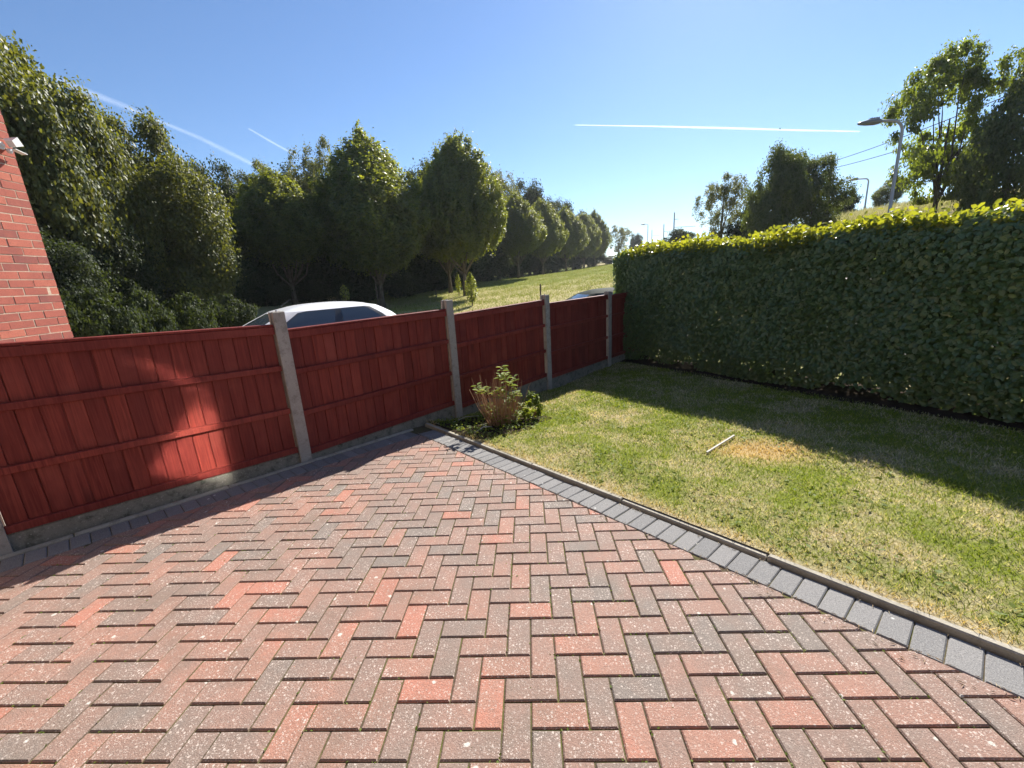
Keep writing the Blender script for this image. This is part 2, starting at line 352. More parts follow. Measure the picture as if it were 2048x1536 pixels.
def axis():
    a = list(np.arange(-40, 60.01, 0.8)); s = 1.5
    while a[-1] < 420: a.append(a[-1] + s); s *= 1.22
    s = 1.5
    while a[0] > -420: a.insert(0, a[0] - s); s *= 1.22
    return np.array(a)
ax = axis(); GX, GY = np.meshgrid(ax, ax); GZ = ground(GX, GY).reshape(GX.shape)
GZ = GZ + 0.03 * np.sin(GX * 1.7 + 0.4 * np.sin(GY * 0.9)) * np.sin(GY * 1.3) * (GY > 16)
nn = len(ax); idx = np.arange(nn * nn).reshape(nn, nn)
F = np.stack([idx[:-1, :-1], idx[:-1, 1:], idx[1:, 1:], idx[1:, :-1]], -1).reshape(-1, 4)
tag(link('ground', fast_mesh('ground', np.c_[GX.ravel(), GY.ravel(), GZ.ravel()], F, M['meadow'], smooth=True)), kind='structure')

FD = Vector((0.64944805, 0.76040597)); FN = Vector((0.76040597, -0.64944805)); F0 = Vector((-3.44635, 1.66527))
KD = Vector((0.6804, -0.7328)); KN = Vector((0.7328, 0.6804))
def dfence(x, y): return (x - F0.x) * FN.x + (y - F0.y) * FN.y
def tfence(x, y): return (x - F0.x) * FD.x + (y - F0.y) * FD.y
HA = Vector((1.67, 7.25)); HD = Vector((0.4652, -0.8852)); HN = Vector((0.8852, 0.4652))
def dhedge(x, y): return (x - HA.x) * HN.x + (y - HA.y) * HN.y

def strip(name, mat, line, offs, dz, step=1.2, kind='structure'):
    """A sheet following the ground along a poly-line between two side offsets."""
    mb = MB(); pts = []
    for (a, b) in zip(line[:-1], line[1:]):
        a = Vector(a); b = Vector(b); n = max(1, int((b - a).length / step))
        for i in range(n): pts.append(a.lerp(b, i / n))
    pts.append(Vector(line[-1])); V = []; k = 5
    for i, p in enumerate(pts):
        d = (pts[min(i + 1, len(pts) - 1)] - pts[max(i - 1, 0)]).normalized(); n = Vector((-d.y, d.x))
        for j in range(k):
            q = p + n * (offs[0] + (offs[1] - offs[0]) * j / (k - 1)); V.append((q.x, q.y, gz(q.x, q.y) + dz))
    F = [(i * k + j, (i + 1) * k + j, (i + 1) * k + j + 1, i * k + j + 1) for i in range(len(pts) - 1) for j in range(k - 1)]
    mb.add(V, F); o = mb.build(name, mat, None, True); tag(o, kind=kind); return o
RL = [(-14.5, -8.2), (-7.5, 2.0), (-2.6, 8.0), (3.2, 12.2), (9.5, 9.8), (14, 2.0), (16, -8)]
strip('road', M['tarmac'], RL, (-2.4, 2.4), 0.06)
strip('pavement', M['slab'], [(-5.2, 2.4), (-0.9, 6.9), (2.6, 9.3), (6.6, 7.6), (9.5, 2.2), (11.5, -6)], (-1.3, 0.6), 0.10, 0.8)

# lawn sheet
S_, C_ = np.meshgrid(np.arange(-5.6, 5.4, 0.11), np.r_[1.328, 1.338, np.arange(1.40, 8.6, 0.11)])
LX = S_ * KD.x + C_ * KN.x; LY = S_ * KD.y + C_ * KN.y
def lawn_z(x, y):
    d = (x - F0.x) * FN.x + (y - F0.y) * FN.y; tt = (x - F0.x) * FD.x + (y - F0.y) * FD.y; c = x * KN.x + y * KN.y
    dip = 0.10 * np.exp(-(d / 0.75) ** 2) * (1 / (1 + np.exp(-(tt - 2.9) * 5))) * (1 / (1 + np.exp((tt - 6.3) * 3)))
    bump = 0.012 * np.sin(x * 2.3 + 1) * np.sin(y * 2.9 + x) + 0.007 * np.sin(x * 7 + y * 5)
    return PA * x + PB * y + 0.028 - dip * np.clip((c - 1.34) * 4, 0.25, 1) + bump * np.clip((c - 1.34) * 2, 0, 1)
LZ = lawn_z(LX, LY); lid = np.arange(LX.size).reshape(LX.shape)
LF = np.stack([lid[:-1, :-1], lid[:-1, 1:], lid[1:, 1:], lid[1:, :-1]], -1).reshape(-1, 4)
fc = np.c_[LX.ravel(), LY.ravel()][LF].mean(1)
LF = LF[((fc[:, 0] - F0.x) * FN.x + (fc[:, 1] - F0.y) * FN.y) > 0.0]
tag(link('lawn', fast_mesh('lawn', np.c_[LX.ravel(), LY.ravel(), LZ.ravel()], LF, M['lawn'], smooth=True)), kind='structure')

# drive: bedding sheet with every block on it
mb = MB(); poly = [(-6.2, -2.2), (3.2, -2.2), (3.2, -1.55), (-1.66, 3.67), (-2.0, 3.42), (-6.2, -1.4)]
mb.add([(x, y, plane(x, y) - 0.0075) for x, y in poly], [tuple(range(len(poly)))])
drive = tag(mb.build('driveway', M['joint']), kind='structure')
ZT = lambda x, y: plane(x, y)
def clip(poly, n, c):
    out = []
    for i in range(len(poly)):
        p, q = poly[i], poly[(i + 1) % len(poly)]; dp = p[0] * n[0] + p[1] * n[1] - c; dq = q[0] * n[0] + q[1] * n[1] - c
        if dp <= 0: out.append(p)
        if (dp < 0 < dq) or (dq < 0 < dp):
            k = dp / (dp - dq); out.append((p[0] + (q[0] - p[0]) * k, p[1] + (q[1] - p[1]) * k))
    return out
def area(p): return 0.5 * sum(p[i][0] * p[(i + 1) % len(p)][1] - p[(i + 1) % len(p)][0] * p[i][1] for i in range(len(p)))
fcut = -(F0.x * FN.x + F0.y * FN.y) - 0.318      # d_fence >= .318  ->  (-FN).p <= fcut
blocks = []
G = 0.0030
for v in range(-16, 38):
    for u in range(-60, 28):
        k = (u + v - 1) % 4
        if k == 0: x0, y0, w, h = u * .1, v * .1, .2, .1
        elif k == 2: x0, y0, w, h = u * .1, v * .1, .1, .2
        else: continue
        P = [(x0 + G, y0 + G), (x0 + w - G, y0 + G), (x0 + w - G, y0 + h - G), (x0 + G, y0 + h - G)]
        Q = clip(clip(P, (KN.x, KN.y), 1.083), (-FN.x, -FN.y), fcut)
        if len(Q) < 3 or area(Q) < 0.0012: continue
        full = abs(area(Q) - area(P)) < 1e-7
        blocks.append(((x0 + w / 2, y0 + h / 2), w > h, full, Q))
def inview(x, y, z=0.0, m=0.04):
    d = (x - CAM[0], y - CAM[1], z - CAM[2]); c = [sum(R3[i][j] * d[j] for j in range(3)) for i in range(3)]
    if c[2] < 0.1: return False
    return abs(c[0] / c[2]) * 834.4 < 1024 * (1 + m) and abs(c[1] / c[2]) * 834.4 < 768 * (1 + m)
vis = [b for b in blocks if inview(b[0][0], b[0][1], 0, 0.03)]
vis.sort(key=lambda b: (b[0][0] - CAM[0]) ** 2 + (b[0][1] - CAM[1]) ** 2)
near = set(id(b) for b in vis[:300])
protos = {}
for horiz in (True, False):
    w, h = (.2, .1) if horiz else (.1, .2); m_ = MB()
    m_.prism([(-w / 2 + G, -h / 2 + G), (w / 2 - G, -h / 2 + G), (w / 2 - G, h / 2 - G), (-w / 2 + G, h / 2 - G)], -0.06, 0.0, 0.0045)
    protos[horiz] = m_.mesh('paver', M['paver'])
rest = MB()
tilt = Matrix(((1, 0, 0), (0, 1, 0), (PA, PB, 1))).to_4x4()
for b in blocks:
    (cx, cy), hz, full, Q = b; dz = random.gauss(0, 0.0009)
    if id(b) in near:
        if full: o = link('paver', protos[hz], drive)
        else:
            m_ = MB(); m_.prism([(p[0] - cx, p[1] - cy) for p in Q], -0.06, 0.0, 0.0045); o = link('paver', m_.mesh('paver', M['paver']), drive)
        o.location = (cx, cy, plane(cx, cy) + dz)
        o.rotation_euler = (PB + random.gauss(0, .004), -PA + random.gauss(0, .004), random.gauss(0, .004))
    else:
        rest.prism(Q, lambda x, y: plane(x, y) - 0.06, lambda x, y, d=dz: plane(x, y) + d, 0.0045, random.random())
tag(rest.build('paver_run', M['paver_far'], drive), kind='stuff')
# charcoal setts: one row beside the lawn edging, one along the fence
sp = MB(); sp.prism([(-.0485, -.0985), (.0485, -.0985), (.0485, .0985), (-.0485, .0985)], -0.06, 0.0, 0.005); sme = sp.mesh('edge_block', M['sett'])
def sett(p, ang):
    o = link('edge_block', sme, drive); o.location = (p.x, p.y, plane(p.x, p.y) + random.gauss(0, .0012))
    o.rotation_euler = (random.gauss(0, .01) + PB * math.cos(ang), random.gauss(0, .01) - PB * math.sin(ang), ang + random.gauss(0, .008))
ka = math.atan2(KD.y, KD.x)
for i in range(56):
    s = -3.52 + i * 0.1005
    if s < 1.9: sett(KD * s + KN * 1.1865, ka)
fa = math.atan2(FD.y, FD.x)
for i in range(46):
    tt = 2.40 - i * 0.1005; sett(F0 + FD * tt + FN * 0.214, fa)
# concrete edging, 915 mm lengths, beside the lawn and flush along the fence
ek = thing('lawn_edging', 'raised concrete edging kerb between charcoal blocks and lawn', 'kerb', (-1.63, 3.67, plane(-1.63, 3.67)))
def edging_stone(parent, p, d, n, L, w, z0, z1):
    a = p; b = p + d * L; q = [a, b, b + n * w, a + n * w]
    if area([(v.x, v.y) for v in q]) < 0: q = q[::-1]
    m_ = MB(); pl = parent.location
    m_.prism([(v.x - pl.x, v.y - pl.y) for v in q], lambda x, y: plane(x + pl.x, y + pl.y) + z0 - pl.z, lambda x, y: plane(x + pl.x, y + pl.y) + z1 - pl.z, 0.006)
    return m_.build('edging_stone', M['edging'], parent)
s = -3.80
for i in range(7):
    L = 0.912; edging_stone(ek, KD * s + KN * (1.2975 + random.gauss(0, .0015)), KD, KN, L, .038, -.12, .027 + random.gauss(0, .003)); s += 0.9185
fk = thing('fence_edging', 'thin flush concrete edging strip under the red fence', 'kerb', (-2.5, 2.7, plane(-2.5, 2.7)))
tt = 2.52
for i in range(5):
    tt -= 0.9185; edging_stone(fk, F0 + FD * tt + FN * 0.062, FD, FN, 0.912, .05, -.12, .008 + random.gauss(0, .002))

# ------------------------------------------------------------------ fence
POSTS = [(-0.564, -.045, 1.355), (1.34, -.115, 1.31), (3.262, -.272, 1.261), (5.18, -.318, 1.189), (7.09, -.298, 1.115), (9.01, -.33, 1.08)]
fence_rz = math.atan2(FD.y, FD.x)
fence = thing('garden_fence', 'red stained panel fence with concrete posts along the left of the drive', 'fence', (F0.x, F0.y, 0), fence_rz)
# local x runs along the fence, local y away from the garden
for i, (tt, zb, zt) in enumerate(POSTS):
    m_ = MB(); H = zt - zb; e = 0.5
    def flange(y0, y1, w0): m_.prism([(-w0, y0), (w0, y0), (w0, y1), (-w0, y1)], -e, H, 0.007)
    flange(-.052, -.026, .050); flange(.026, .052, .052); m_.prism([(-.026, -.03), (.026, -.03), (.026, .03), (-.026, .03)], -e, H - .002, 0.0)
    po = tag(m_.build('post', M['post'], fence), 'speckled grey concrete post'); po.location = (tt, 0, zb)
    if i in (1, 2, 3):
        b_ = MB(); b_.tube([(0, 0, H - .004), (.002, 0, H + .014)], [.007, .006], 6); b_.build('lifting_eye', M['galv'], po)
PAN = [(-.515, 1.285, .072, -.011), (1.392, 3.208, -.066, -.056), (3.316, 5.122, -.132, -.094), (5.236, 7.034, -.155, -.152), (7.144, 8.956, -.165, -.165)]
for i, (t0, t1, zb0, zb1) in enumerate(PAN):
    L = t1 - t0; sl_ = (zb1 - zb0) / L; Hh = 1.215; c = .004
    def bar(m_, z0, h, dep, y0):
        sec = [(y0, z0), (y0 - dep + c, z0), (y0 - dep, z0 + c), (y0 - dep, z0 + h - c), (y0 - dep + c, z0 + h), (y0, z0 + h)]
        V = [(0.002, a, b) for a, b in sec] + [(L - .002, a, b + sl_ * L) for a, b in sec]; n = len(sec)
        m_.add(V, [tuple(range(n)), tuple(range(2 * n - 1, n - 1, -1))] + [(j, n + j, n + (j + 1) % n, (j + 1) % n) for j in range(n)])
    m_ = MB(); bar(m_, Hh - .088, .066, .030, -.008)
    pn = tag(m_.build('panel', M['fence'], fence), 'red stained timber panel'); pn.location = (t0, 0, zb0)
    nb = 17; pitch = (L - .012) / nb
    for k in range(nb):
        w = pitch; m_ = MB(); x0 = .006 + k * pitch + random.gauss(0, .0018); gp = .005 + .002 * random.random(); tg_ = .016 if k < nb - 1 else 0
        # lapped board: the front face stops short of its neighbour, a thin tongue runs on behind it
        yb = .012; zt_ = Hh - .022; jig = random.gauss(0, .0022); f0, f1 = .011 + random.random() * .003, .014 + random.random() * .004
        sec = [(0, yb), (w + tg_, yb), (w + tg_, yb - .004), (w - gp, yb - .004), (w - gp, yb - f1 + .002), (w - gp - .002, yb - f1), (.002, yb - f0), (0, yb - f0 + .002)]
        V = [(a, b, .004) for a, b in sec] + [(a, b, zt_) for a, b in sec]; n = len(sec)
        m_.add(V, [tuple(range(n - 1, -1, -1))[::-1], tuple(range(2 * n - 1, n - 1, -1))] + [((j + 1) % n, j, n + j, n + (j + 1) % n) for j in range(n)])
        bo = m_.build('board', M['fence'], pn); bo.location = (x0, -.002 + jig, sl_ * (x0 + w / 2)); bo.rotation_euler = (0, random.gauss(0, .003), 0)
    for nm, a in (('rail', (Hh - .42, .05, .028, -.008)), ('rail', (Hh - .825, .05, .028, -.008)), ('bottom_rail', (0.0, .055, .028, -.008)), ('capping', (Hh - .020, .020, .062, .022))):
        m_ = MB(); bar(m_, *a); m_.build(nm, M['fence'], pn)
    m_ = MB(); sec = [(.022, 0), (-.022, 0), (-.022, .298), (-.014, .307), (.022, .307)]
    V = [(-.03, a, b) for a, b in sec] + [(L + .03, a, b + sl_ * L) for a, b in sec]; n = 5
    m_.add(V, [tuple(range(n)), tuple(range(2 * n - 1, n - 1, -1))] + [(j, n + j, n + (j + 1) % n, (j + 1) % n) for j in range(n)])
    g = tag(m_.build('gravel_board', M['gravelboard'], fence), 'mossy concrete gravel board'); g.location = (t0, 0, zb0 - .31)

# ------------------------------------------------------------------ brick house at the left
wd = Vector((-0.107, 0.9943)); wnrm = Vector((0.9943, 0.107)); hc = Vector((-5.18, 3.27))
hz0 = -.45
house = thing('brick_house', 'red brick house corner with pale mortar rising behind the nearest fence panel', 'house', (hc.x, hc.y, hz0), math.atan2(wd.y, wd.x))
# local x along the wall to the corner (0 at corner, negative towards the camera), local y = -wnrm (into the house)
m_ = MB(); m_.prism([(-7, .0), (-.006, .0), (-.006, 6.0), (-7, 6.0)], -.4, 5.4, 0.0); wall = m_.build('wall', M['mortar'], house)
m_ = MB(); V = [(-7.3, -.35, 5.3), (.35, -.35, 5.3), (.35, 3, 7.6), (-7.3, 3, 7.6), (.35, 6.35, 5.3), (-7.3, 6.35, 5.3)]
m_.add([Vector(v) + Vector((0, 0, dz)) for dz in (0, .12) for v in V], [(0, 3, 2, 1), (3, 5, 4, 2), (6, 7, 8, 9), (9, 8, 10, 11), (0, 1, 7, 6), (1, 2, 8, 7), (2, 4, 10, 8), (4, 5, 11, 10), (5, 3, 9, 11), (3, 0, 6, 9)]); m_.build('roof', M['roof_tile'], house)
bp = {}
for L in (.215, .1025):
    b_ = MB(); q = MB(); b_.box((0, 0, 0), (L, .06, .065)); bp[L] = b_.mesh('brick', M['brick'])
for c in range(15, 58):
    z = c * .075 + .04; x = -.003; k = 0
    first = .1025 if c % 2 else .215
    while x > -1.75:
        L = first if k == 0 else .215
        b_ = link('brick', bp[L], wall); b_.location = (x - L / 2 + random.gauss(0, .001), (.027 + random.gauss(0, .0012)), z + random.gauss(0, .001)); b_.rotation_euler = (0, random.gauss(0, .006), random.gauss(0, .004))
        x -= L + .011; k += 1
# the house front the viewer stands before: its narrow upstairs window throws a patch of sun back on the fence
hf = thing('house_front', 'unseen house front facing the drive, with a narrow upstairs window', 'house', (-1.56, -1.72, -.1))
m_ = MB(); m_.box((0, -.12, 2.7), (7.6, .2, 5.6)); fw = m_.build('wall', plain('dark_render', (0.13, 0.115, 0.105), 0.9, 0.2, nz=0.2, sc=6), hf)  # unseen wall, colour darkened to cut the light it bounces
m_ = MB()
for bx, bz, bw, bh in ((-.105, 2.94, .61, .06), (-.105, 4.44, .61, .06), (-.385, 3.69, .05, 1.44), (.175, 3.69, .05, 1.44)): m_.box((bx, .02, bz), (bw, .08, bh))
wf = m_.build('window_frame', M['white_plastic'], hf)
tp_ = NT('mirror_bright_pane'); pm = tp_.done((0.97, 0.97, 0.97), 0.06, spec=0.5, metal=1.0)
def wpane(q):
    m_ = MB(); m_.add([(x, .118, z) for x, z in q], [(3, 2, 1, 0)]); m_.build('pane', pm, hf)
wpane([(-.34, 2.99), (.13, 2.99), (.13, 3.66), (.03, 3.70), (-.10, 3.74), (-.34, 3.76)])
wpane([(-.32, 3.92), (-.08, 3.90), (.05, 3.85), (.13, 3.77), (.13, 4.14), (.04, 4.30), (-.14, 4.38), (-.32, 4.38)])

# floodlight with sensor on the corner
fl = thing('security_floodlight', 'white security floodlight on the brick house corner', 'floodlight', (hc.x + wnrm.x * .02, hc.y + wnrm.y * .02, 2.93), math.atan2(wd.y, wd.x)); fl.location.x -= wd.x * .13; fl.location.y -= wd.y * .13; fl.scale = (.52, .52, .52)
m_ = MB(); m_.box((-.03, -.02, 0), (.10, .05, .12)); m_.box((-.02, -.055, .0), (.04, .05, .04)); m_.build('bracket', M['white_plastic'], fl)
m_ = MB(); mm = Matrix.Rotation(math.radians(-28), 3, 'Y') @ Matrix.Rotation(math.radians(18), 3, 'Z')
V = [Vector(v) for v in [(-.03, -.05, -.05), (-.03, .05, -.05), (-.03, .05, .05), (-.03, -.05, .05), (.10, -.10, -.075), (.10, .10, -.075), (.10, .10, .075), (.10, -.10, .075)]]
m_.add([mm @ v + Vector((.08, -.12, .05)) for v in V], [(0, 1, 2, 3), (7, 6, 5, 4), (0, 4, 5, 1), (1, 5, 6, 2), (2, 6, 7, 3), (3, 7, 4, 0)]); m_.build('lamp_housing', M['white_plastic'], fl)
m_ = MB(); m_.add([mm @ Vector(v) + Vector((.08, -.12, .05)) for v in [(.102, -.088, -.064), (.102, .088, -.064), (.102, .088, .064), (.102, -.088, .064)]], [(0, 1, 2, 3)])
tg = NT('lamp_glass'); m_.build('lamp_glass', tg.done((0.25, 0.27, 0.28), 0.15, spec=0.5), fl)
m_ = MB(); m_.tube([(.03, -.10, -.05), (.03, -.10, -.085), (.03, -.10, -.12)], [.035, .045, .028], 12); m_.build('motion_sensor', M['white_plastic'], fl)
m_ = MB(); m_.box((.17, -.12, -.06), (.20, .10, .012), Matrix.Rotation(math.radians(12), 3, 'Y')); m_.build('visor', M['white_plastic'], fl)

# ------------------------------------------------------------------ leaves and trees
def rand_unit(n, rng):
    v = rng.normal(size=(n, 3)); return v / np.linalg.norm(v, axis=1, keepdims=True)
def leaf_cloud(name, P, N, size, mat, rng, jitter=0.9, aspect=0.62, tint=None, droop=0.0):
    """One two-facet leaf per point: base, left, tip, right, folded on the midrib."""
    n = len(P); N = N + rand_unit(n, rng) * jitter; N /= np.linalg.norm(N, axis=1, keepdims=True)
    A = np.cross(N, rand_unit(n, rng)); A[:, 2] -= droop; A -= N * (A * N).sum(1, keepdims=True); A /= np.linalg.norm(A, axis=1, keepdims=True) + 1e-9
    B = np.cross(N, A); sz = (size * (0.6 + 0.8 * rng.random(n)))[:, None]
    V = np.empty((n, 4, 3)); V[:, 0] = P - A * sz * .5; V[:, 2] = P + A * sz * .5
    V[:, 1] = P + B * sz * aspect * .5 + N * sz * .10; V[:, 3] = P - B * sz * aspect * .5 + N * sz * .10
    base = np.arange(n)[:, None] * 4
    F = np.concatenate([base + np.array([[0, 1, 2]]), base + np.array([[0, 2, 3]])], 1).reshape(-1, 3)
    tn = rng.random(n) if tint is None else tint
    return fast_mesh(name, V.reshape(-1, 3), F, mat, np.repeat(tn, 2))

def egg_crown(rng, n, H, Rm, zmax=0.36, point=1.25):
    """Upright oval crown of ascending sprays, z from 0 to H."""
    h = rng.random(n * 2)
    def prof(h): return np.where(h < zmax, np.sqrt(np.clip(1 - ((zmax - h) / zmax) ** 2, 0, 1)) * .9 + .1, np.clip(1 - ((h - zmax) / (1 - zmax)) ** 1.5, 0, 1) ** (1 / point))
    keep = rng.random(n * 2) < prof(h) * .9 + .1; h = h[keep][:n]; n = len(h)
    th = rng.random(n) * 2 * np.pi; ph = rng.random(8) * 6.28
    lump = .10 * np.sin(3 * th + ph[0] + 2 * h) + .07 * np.sin(5 * th + ph[1] - 3 * h) + .06 * np.sin(11 * th + ph[2] + 9 * h) + .06 * np.sin(9 * h * 2 + 4 * th + ph[3]) + .04 * np.sin(23 * th + ph[4] + 14 * h)
    r = prof(h) * Rm * (1 + lump); u = rng.random(n); rho = 1 - 0.45 * u ** 2.4
    hs = h * H * (1 + .035 * np.sin(4 * th + ph[5]) + .03 * np.sin(7 * th + ph[6]))
    Q = np.c_[np.cos(th) * r * rho, np.sin(th) * r * rho, hs]; N = np.c_[np.cos(th), np.sin(th), .25 + .8 * h]; N /= np.linalg.norm(N, axis=1, keepdims=True)
    # gather the leaves into upswept sprays
    m = n // 34; j = rng.integers(0, m, n); up = np.c_[N[:m, 0] * .38, N[:m, 1] * .38, np.ones(m)]; up /= np.linalg.norm(up, axis=1, keepdims=True)
    ln = (.10 + .24 * rng.random(m)); al = rng.normal(size=n) * ln[j]; P = Q[j] + up[j] * al[:, None] + rng.normal(size=(n, 3)) * .08
    q = rng.integers(0, n, n // 7); Pi = np.c_[Q[q, :2] * (.45 + .25 * rng.random((len(q), 1))), H * .06 + Q[q, 2] * .84]
    return np.concatenate([P, Pi]), np.concatenate([N[j], N[q]])
def lobed_crown(rng, n, H, Rm, nl=26, lobe=.34, flat=.85, low=.0, per=42, tight=.30):
    """Broad crown: sprays of leaves gathered on many overlapping boughs."""
    C = rand_unit(nl, rng) * (.30 + .62 * rng.random((nl, 1)) ** .6); C[:, 2] *= .92
    rl = lobe * (.6 + .8 * rng.random(nl)); w = rl ** 2; m = max(nl * 3, n // per)
    k = rng.choice(nl, m, p=w / w.sum()); d = rand_unit(m, rng) + C[k] * .9; d /= np.linalg.norm(d, axis=1, keepdims=True)
    cc = C[k] + d * (rl[k] * (1 - .35 * rng.random(m) ** 1.5))[:, None]; sg = lobe * tight * (.6 + .8 * rng.random(m))
    j = rng.choice(m, n); g = rng.normal(size=(n, 3)) * np.array([1, 1, .7]); P = cc[j] + g * sg[j][:, None]
    N = d[j] * .6 + C[k][j] * .4 + np.array([0, 0, .35]); N /= np.linalg.norm(N, axis=1, keepdims=True) + 1e-6
    r = np.quantile(np.hypot(P[:, 0], P[:, 1]), .965); z0, z1 = np.quantile(P[:, 2], .01), np.quantile(P[:, 2], .997)
    sc = np.array([Rm / r, Rm / r, H / (z1 - z0)]); of = np.array([0, 0, -z0 * sc[2]])
    P = P * sc + of; P[:, 2] = np.maximum(P[:, 2], low + .1 * rng.random(n)); return P, N, C * sc + of
def trunk_mesh(name, mat, rng, H, r0, limbs, hl=0.55, spread=1.0, fork=None):
    mb = MB(); lean = rng.normal(0, .015, 2); pts = []; n = 7
    for i in range(n):
        f = i / (n - 1); pts.append((lean[0] * H * f + rng.normal(0, .012) * H * .2 * (i > 0), lean[1] * H * f + rng.normal(0, .012) * H * .2 * (i > 0), -.15 + H * f))
    mb.tube(pts, [r0 * (1.45 if i == 0 else 1) * (1 - .78 * i / (n - 1)) for i in range(n)], 9)
    for L in limbs:
        z0 = H * hl * (0.55 + .55 * rng.random()); i = min(n - 2, int((z0 + .15) / H * (n - 1))); b = Vector(pts[i]).lerp(Vector(pts[i + 1]), .5); b.z = max(b.z, z0 * .9)
        e = Vector(L); d = e - b; m1 = b + d * .4 + Vector((0, 0, -.06 * d.length)) + Vector(rng.normal(0, .05, 3)) * d.length
        rr = r0 * .42; mb.tube([b, m1, b + d * .75, e], [rr, rr * .7, rr * .42, rr * .14], 6)
    return mb.mesh(name, mat, True)

LF_HORN = leaf_mat('hornbeam_leaf', [(0.0, (0.022, 0.048, 0.024)), (0.45, (0.040, 0.074, 0.030)), (0.8, (0.080, 0.112, 0.026)), (1.0, (0.16, 0.15, 0.025))], (0.66, 0.68, 0.03), .40, .45, .35)
LF_SYC = leaf_mat('sycamore_leaf', [(0.0, (0.026, 0.044, 0.020)), (0.45, (0.050, 0.074, 0.026)), (0.8, (0.09, 0.10, 0.026)), (1.0, (0.15, 0.13, 0.035))], (0.52, 0.52, 0.03), .27, .5, .28)
LF_DARK = leaf_mat('shade_dark_leaf', [(0.0, (0.009, 0.018, 0.009)), (0.5, (0.019, 0.033, 0.014)), (1.0, (0.038, 0.052, 0.020))], (0.20, 0.26, 0.03), .20, .6, .18)  # leaf greens darkened to stand in for the wood's deep shade
LF_BANK = leaf_mat('bank_tree_leaf', [(0.0, (0.020, 0.038, 0.018)), (0.5, (0.036, 0.062, 0.026)), (1.0, (0.070, 0.090, 0.030))], (0.36, 0.44, 0.03), .30, .5, .3)
LF_BIRCH = leaf_mat('birch_leaf', [(0.0, (0.04, 0.05, 0.018)), (0.6, (0.085, 0.10, 0.035)), (1.0, (0.16, 0.15, 0.07))], (0.34, 0.36, 0.06), .35, .5, .35)
LF_OAK = leaf_mat('oak_leaf', [(0.0, (0.022, 0.038, 0.012)), (0.5, (0.045, 0.072, 0.018)), (1.0, (0.10, 0.12, 0.025))], (0.45, 0.55, 0.03), .46, .4, .4)
LF_HEDGE = leaf_mat('beech_hedge_leaf', [(0.0, (0.056, 0.110, 0.048)), (0.5, (0.092, 0.160, 0.060)), (0.88, (0.125, 0.185, 0.056)), (1.0, (0.20, 0.17, 0.06))], (0.30, 0.40, 0.06), .20, .36, .6)
LF_RIM_LIT = leaf_mat('sunlit_rim_leaf', [(0.0, (0.035, 0.075, 0.025)), (0.45, (0.075, 0.12, 0.03)), (0.75, (0.14, 0.16, 0.03)), (1.0, (0.22, 0.20, 0.03))], (0.74, 0.72, 0.03), .38, .40, .4)  # top-rim leaves, the sunlit yellow is put into their colour
LF_SHRUB = leaf_mat('shrub_leaf', [(0.0, (0.07, 0.12, 0.022)), (0.6, (0.15, 0.20, 0.035)), (1.0, (0.30, 0.30, 0.09))], (0.40, 0.44, 0.04), .38, .6, .2)

def proto_horn(seed, H, Rm, nleaf, th):
    rng = np.random.default_rng(seed); P, N = egg_crown(rng, nleaf, H, Rm)
    cz = P[:, 2] / H
    sz_ = np.full(len(P), .175); sz_[len(P) * 7 // 8:] = .42  # oversized inner leaves added to stop light passing through the crown
    me = leaf_cloud('crown', P, N, sz_, LF_HORN, rng, .8, .6)
    ends = [(math.cos(a) * Rm * .55, math.sin(a) * Rm * .55, th + H * (.25 + .3 * rng.random())) for a in np.arange(0, 6.28, .75)]
    ends += [(rng.normal(0, .3), rng.normal(0, .3), th + H * .8) for _ in range(3)]
    tm = trunk_mesh('trunk', M['bark'], rng, th + H * .55, .17, ends, .30)
    return me, tm, th
def proto_lobed(seed, H, Rm, nleaf, th, mat, size, nl=26, lobe=.34, bark='bark_dark', r0=.25, low=0, jit=.8):
    rng = np.random.default_rng(seed); P, N, C = lobed_crown(rng, nleaf, H, Rm, nl, lobe, low=low)
    sz_ = np.full(len(P), size)
    if mat in (LF_SYC, LF_DARK):          # oversized inner leaves, added to block sun through the crown
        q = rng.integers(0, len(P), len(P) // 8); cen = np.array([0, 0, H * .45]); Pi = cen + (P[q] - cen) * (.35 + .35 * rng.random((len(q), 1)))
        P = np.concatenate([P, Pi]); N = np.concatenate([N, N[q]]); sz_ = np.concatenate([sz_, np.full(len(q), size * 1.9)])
    me = leaf_cloud('crown', P, N, sz_, mat, rng, jit, .7)
    ends = [tuple(c * np.array([.62, .62, .9]) + np.array([0, 0, th])) for c in C[:12]]
    tm = trunk_mesh('trunk', M[bark], rng, th + H * .6, r0, ends, .42)
    return me, tm, th
PR = {'horn_a': proto_horn(21, 9.2, 3.3, 78000, 1.9), 'horn_b': proto_horn(22, 9.2, 3.2, 74000, 1.9),
      'syc_a': proto_lobed(31, 9.0, 4.6, 72000, 1.5, LF_SYC, .20, 60, .24), 'syc_b': proto_lobed(32, 9.0, 4.4, 68000, 1.5, LF_SYC, .20, 52, .26),
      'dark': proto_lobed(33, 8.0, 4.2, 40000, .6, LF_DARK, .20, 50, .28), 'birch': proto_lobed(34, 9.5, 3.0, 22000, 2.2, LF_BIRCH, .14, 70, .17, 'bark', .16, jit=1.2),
      'oak': proto_lobed(35, 6.2, 3.5, 34000, .9, LF_OAK, .15, 80, .15, 'bark_dark', .19), 'oak_b': proto_lobed(36, 6.0, 3.3, 40000, .5, LF_BANK, .15, 60, .24, 'bark_dark', .16),
      'bush': proto_lobed(37, 2.6, 2.0, 15000, .15, LF_DARK, .13, 40, .28, 'bark_dark', .07)}
PH = {'horn_a': 9.2, 'horn_b': 9.2, 'syc_a': 9.0, 'syc_b': 9.0, 'dark': 8.0, 'birch': 9.5, 'oak': 6.2, 'oak_b': 6.0, 'bush': 2.6}
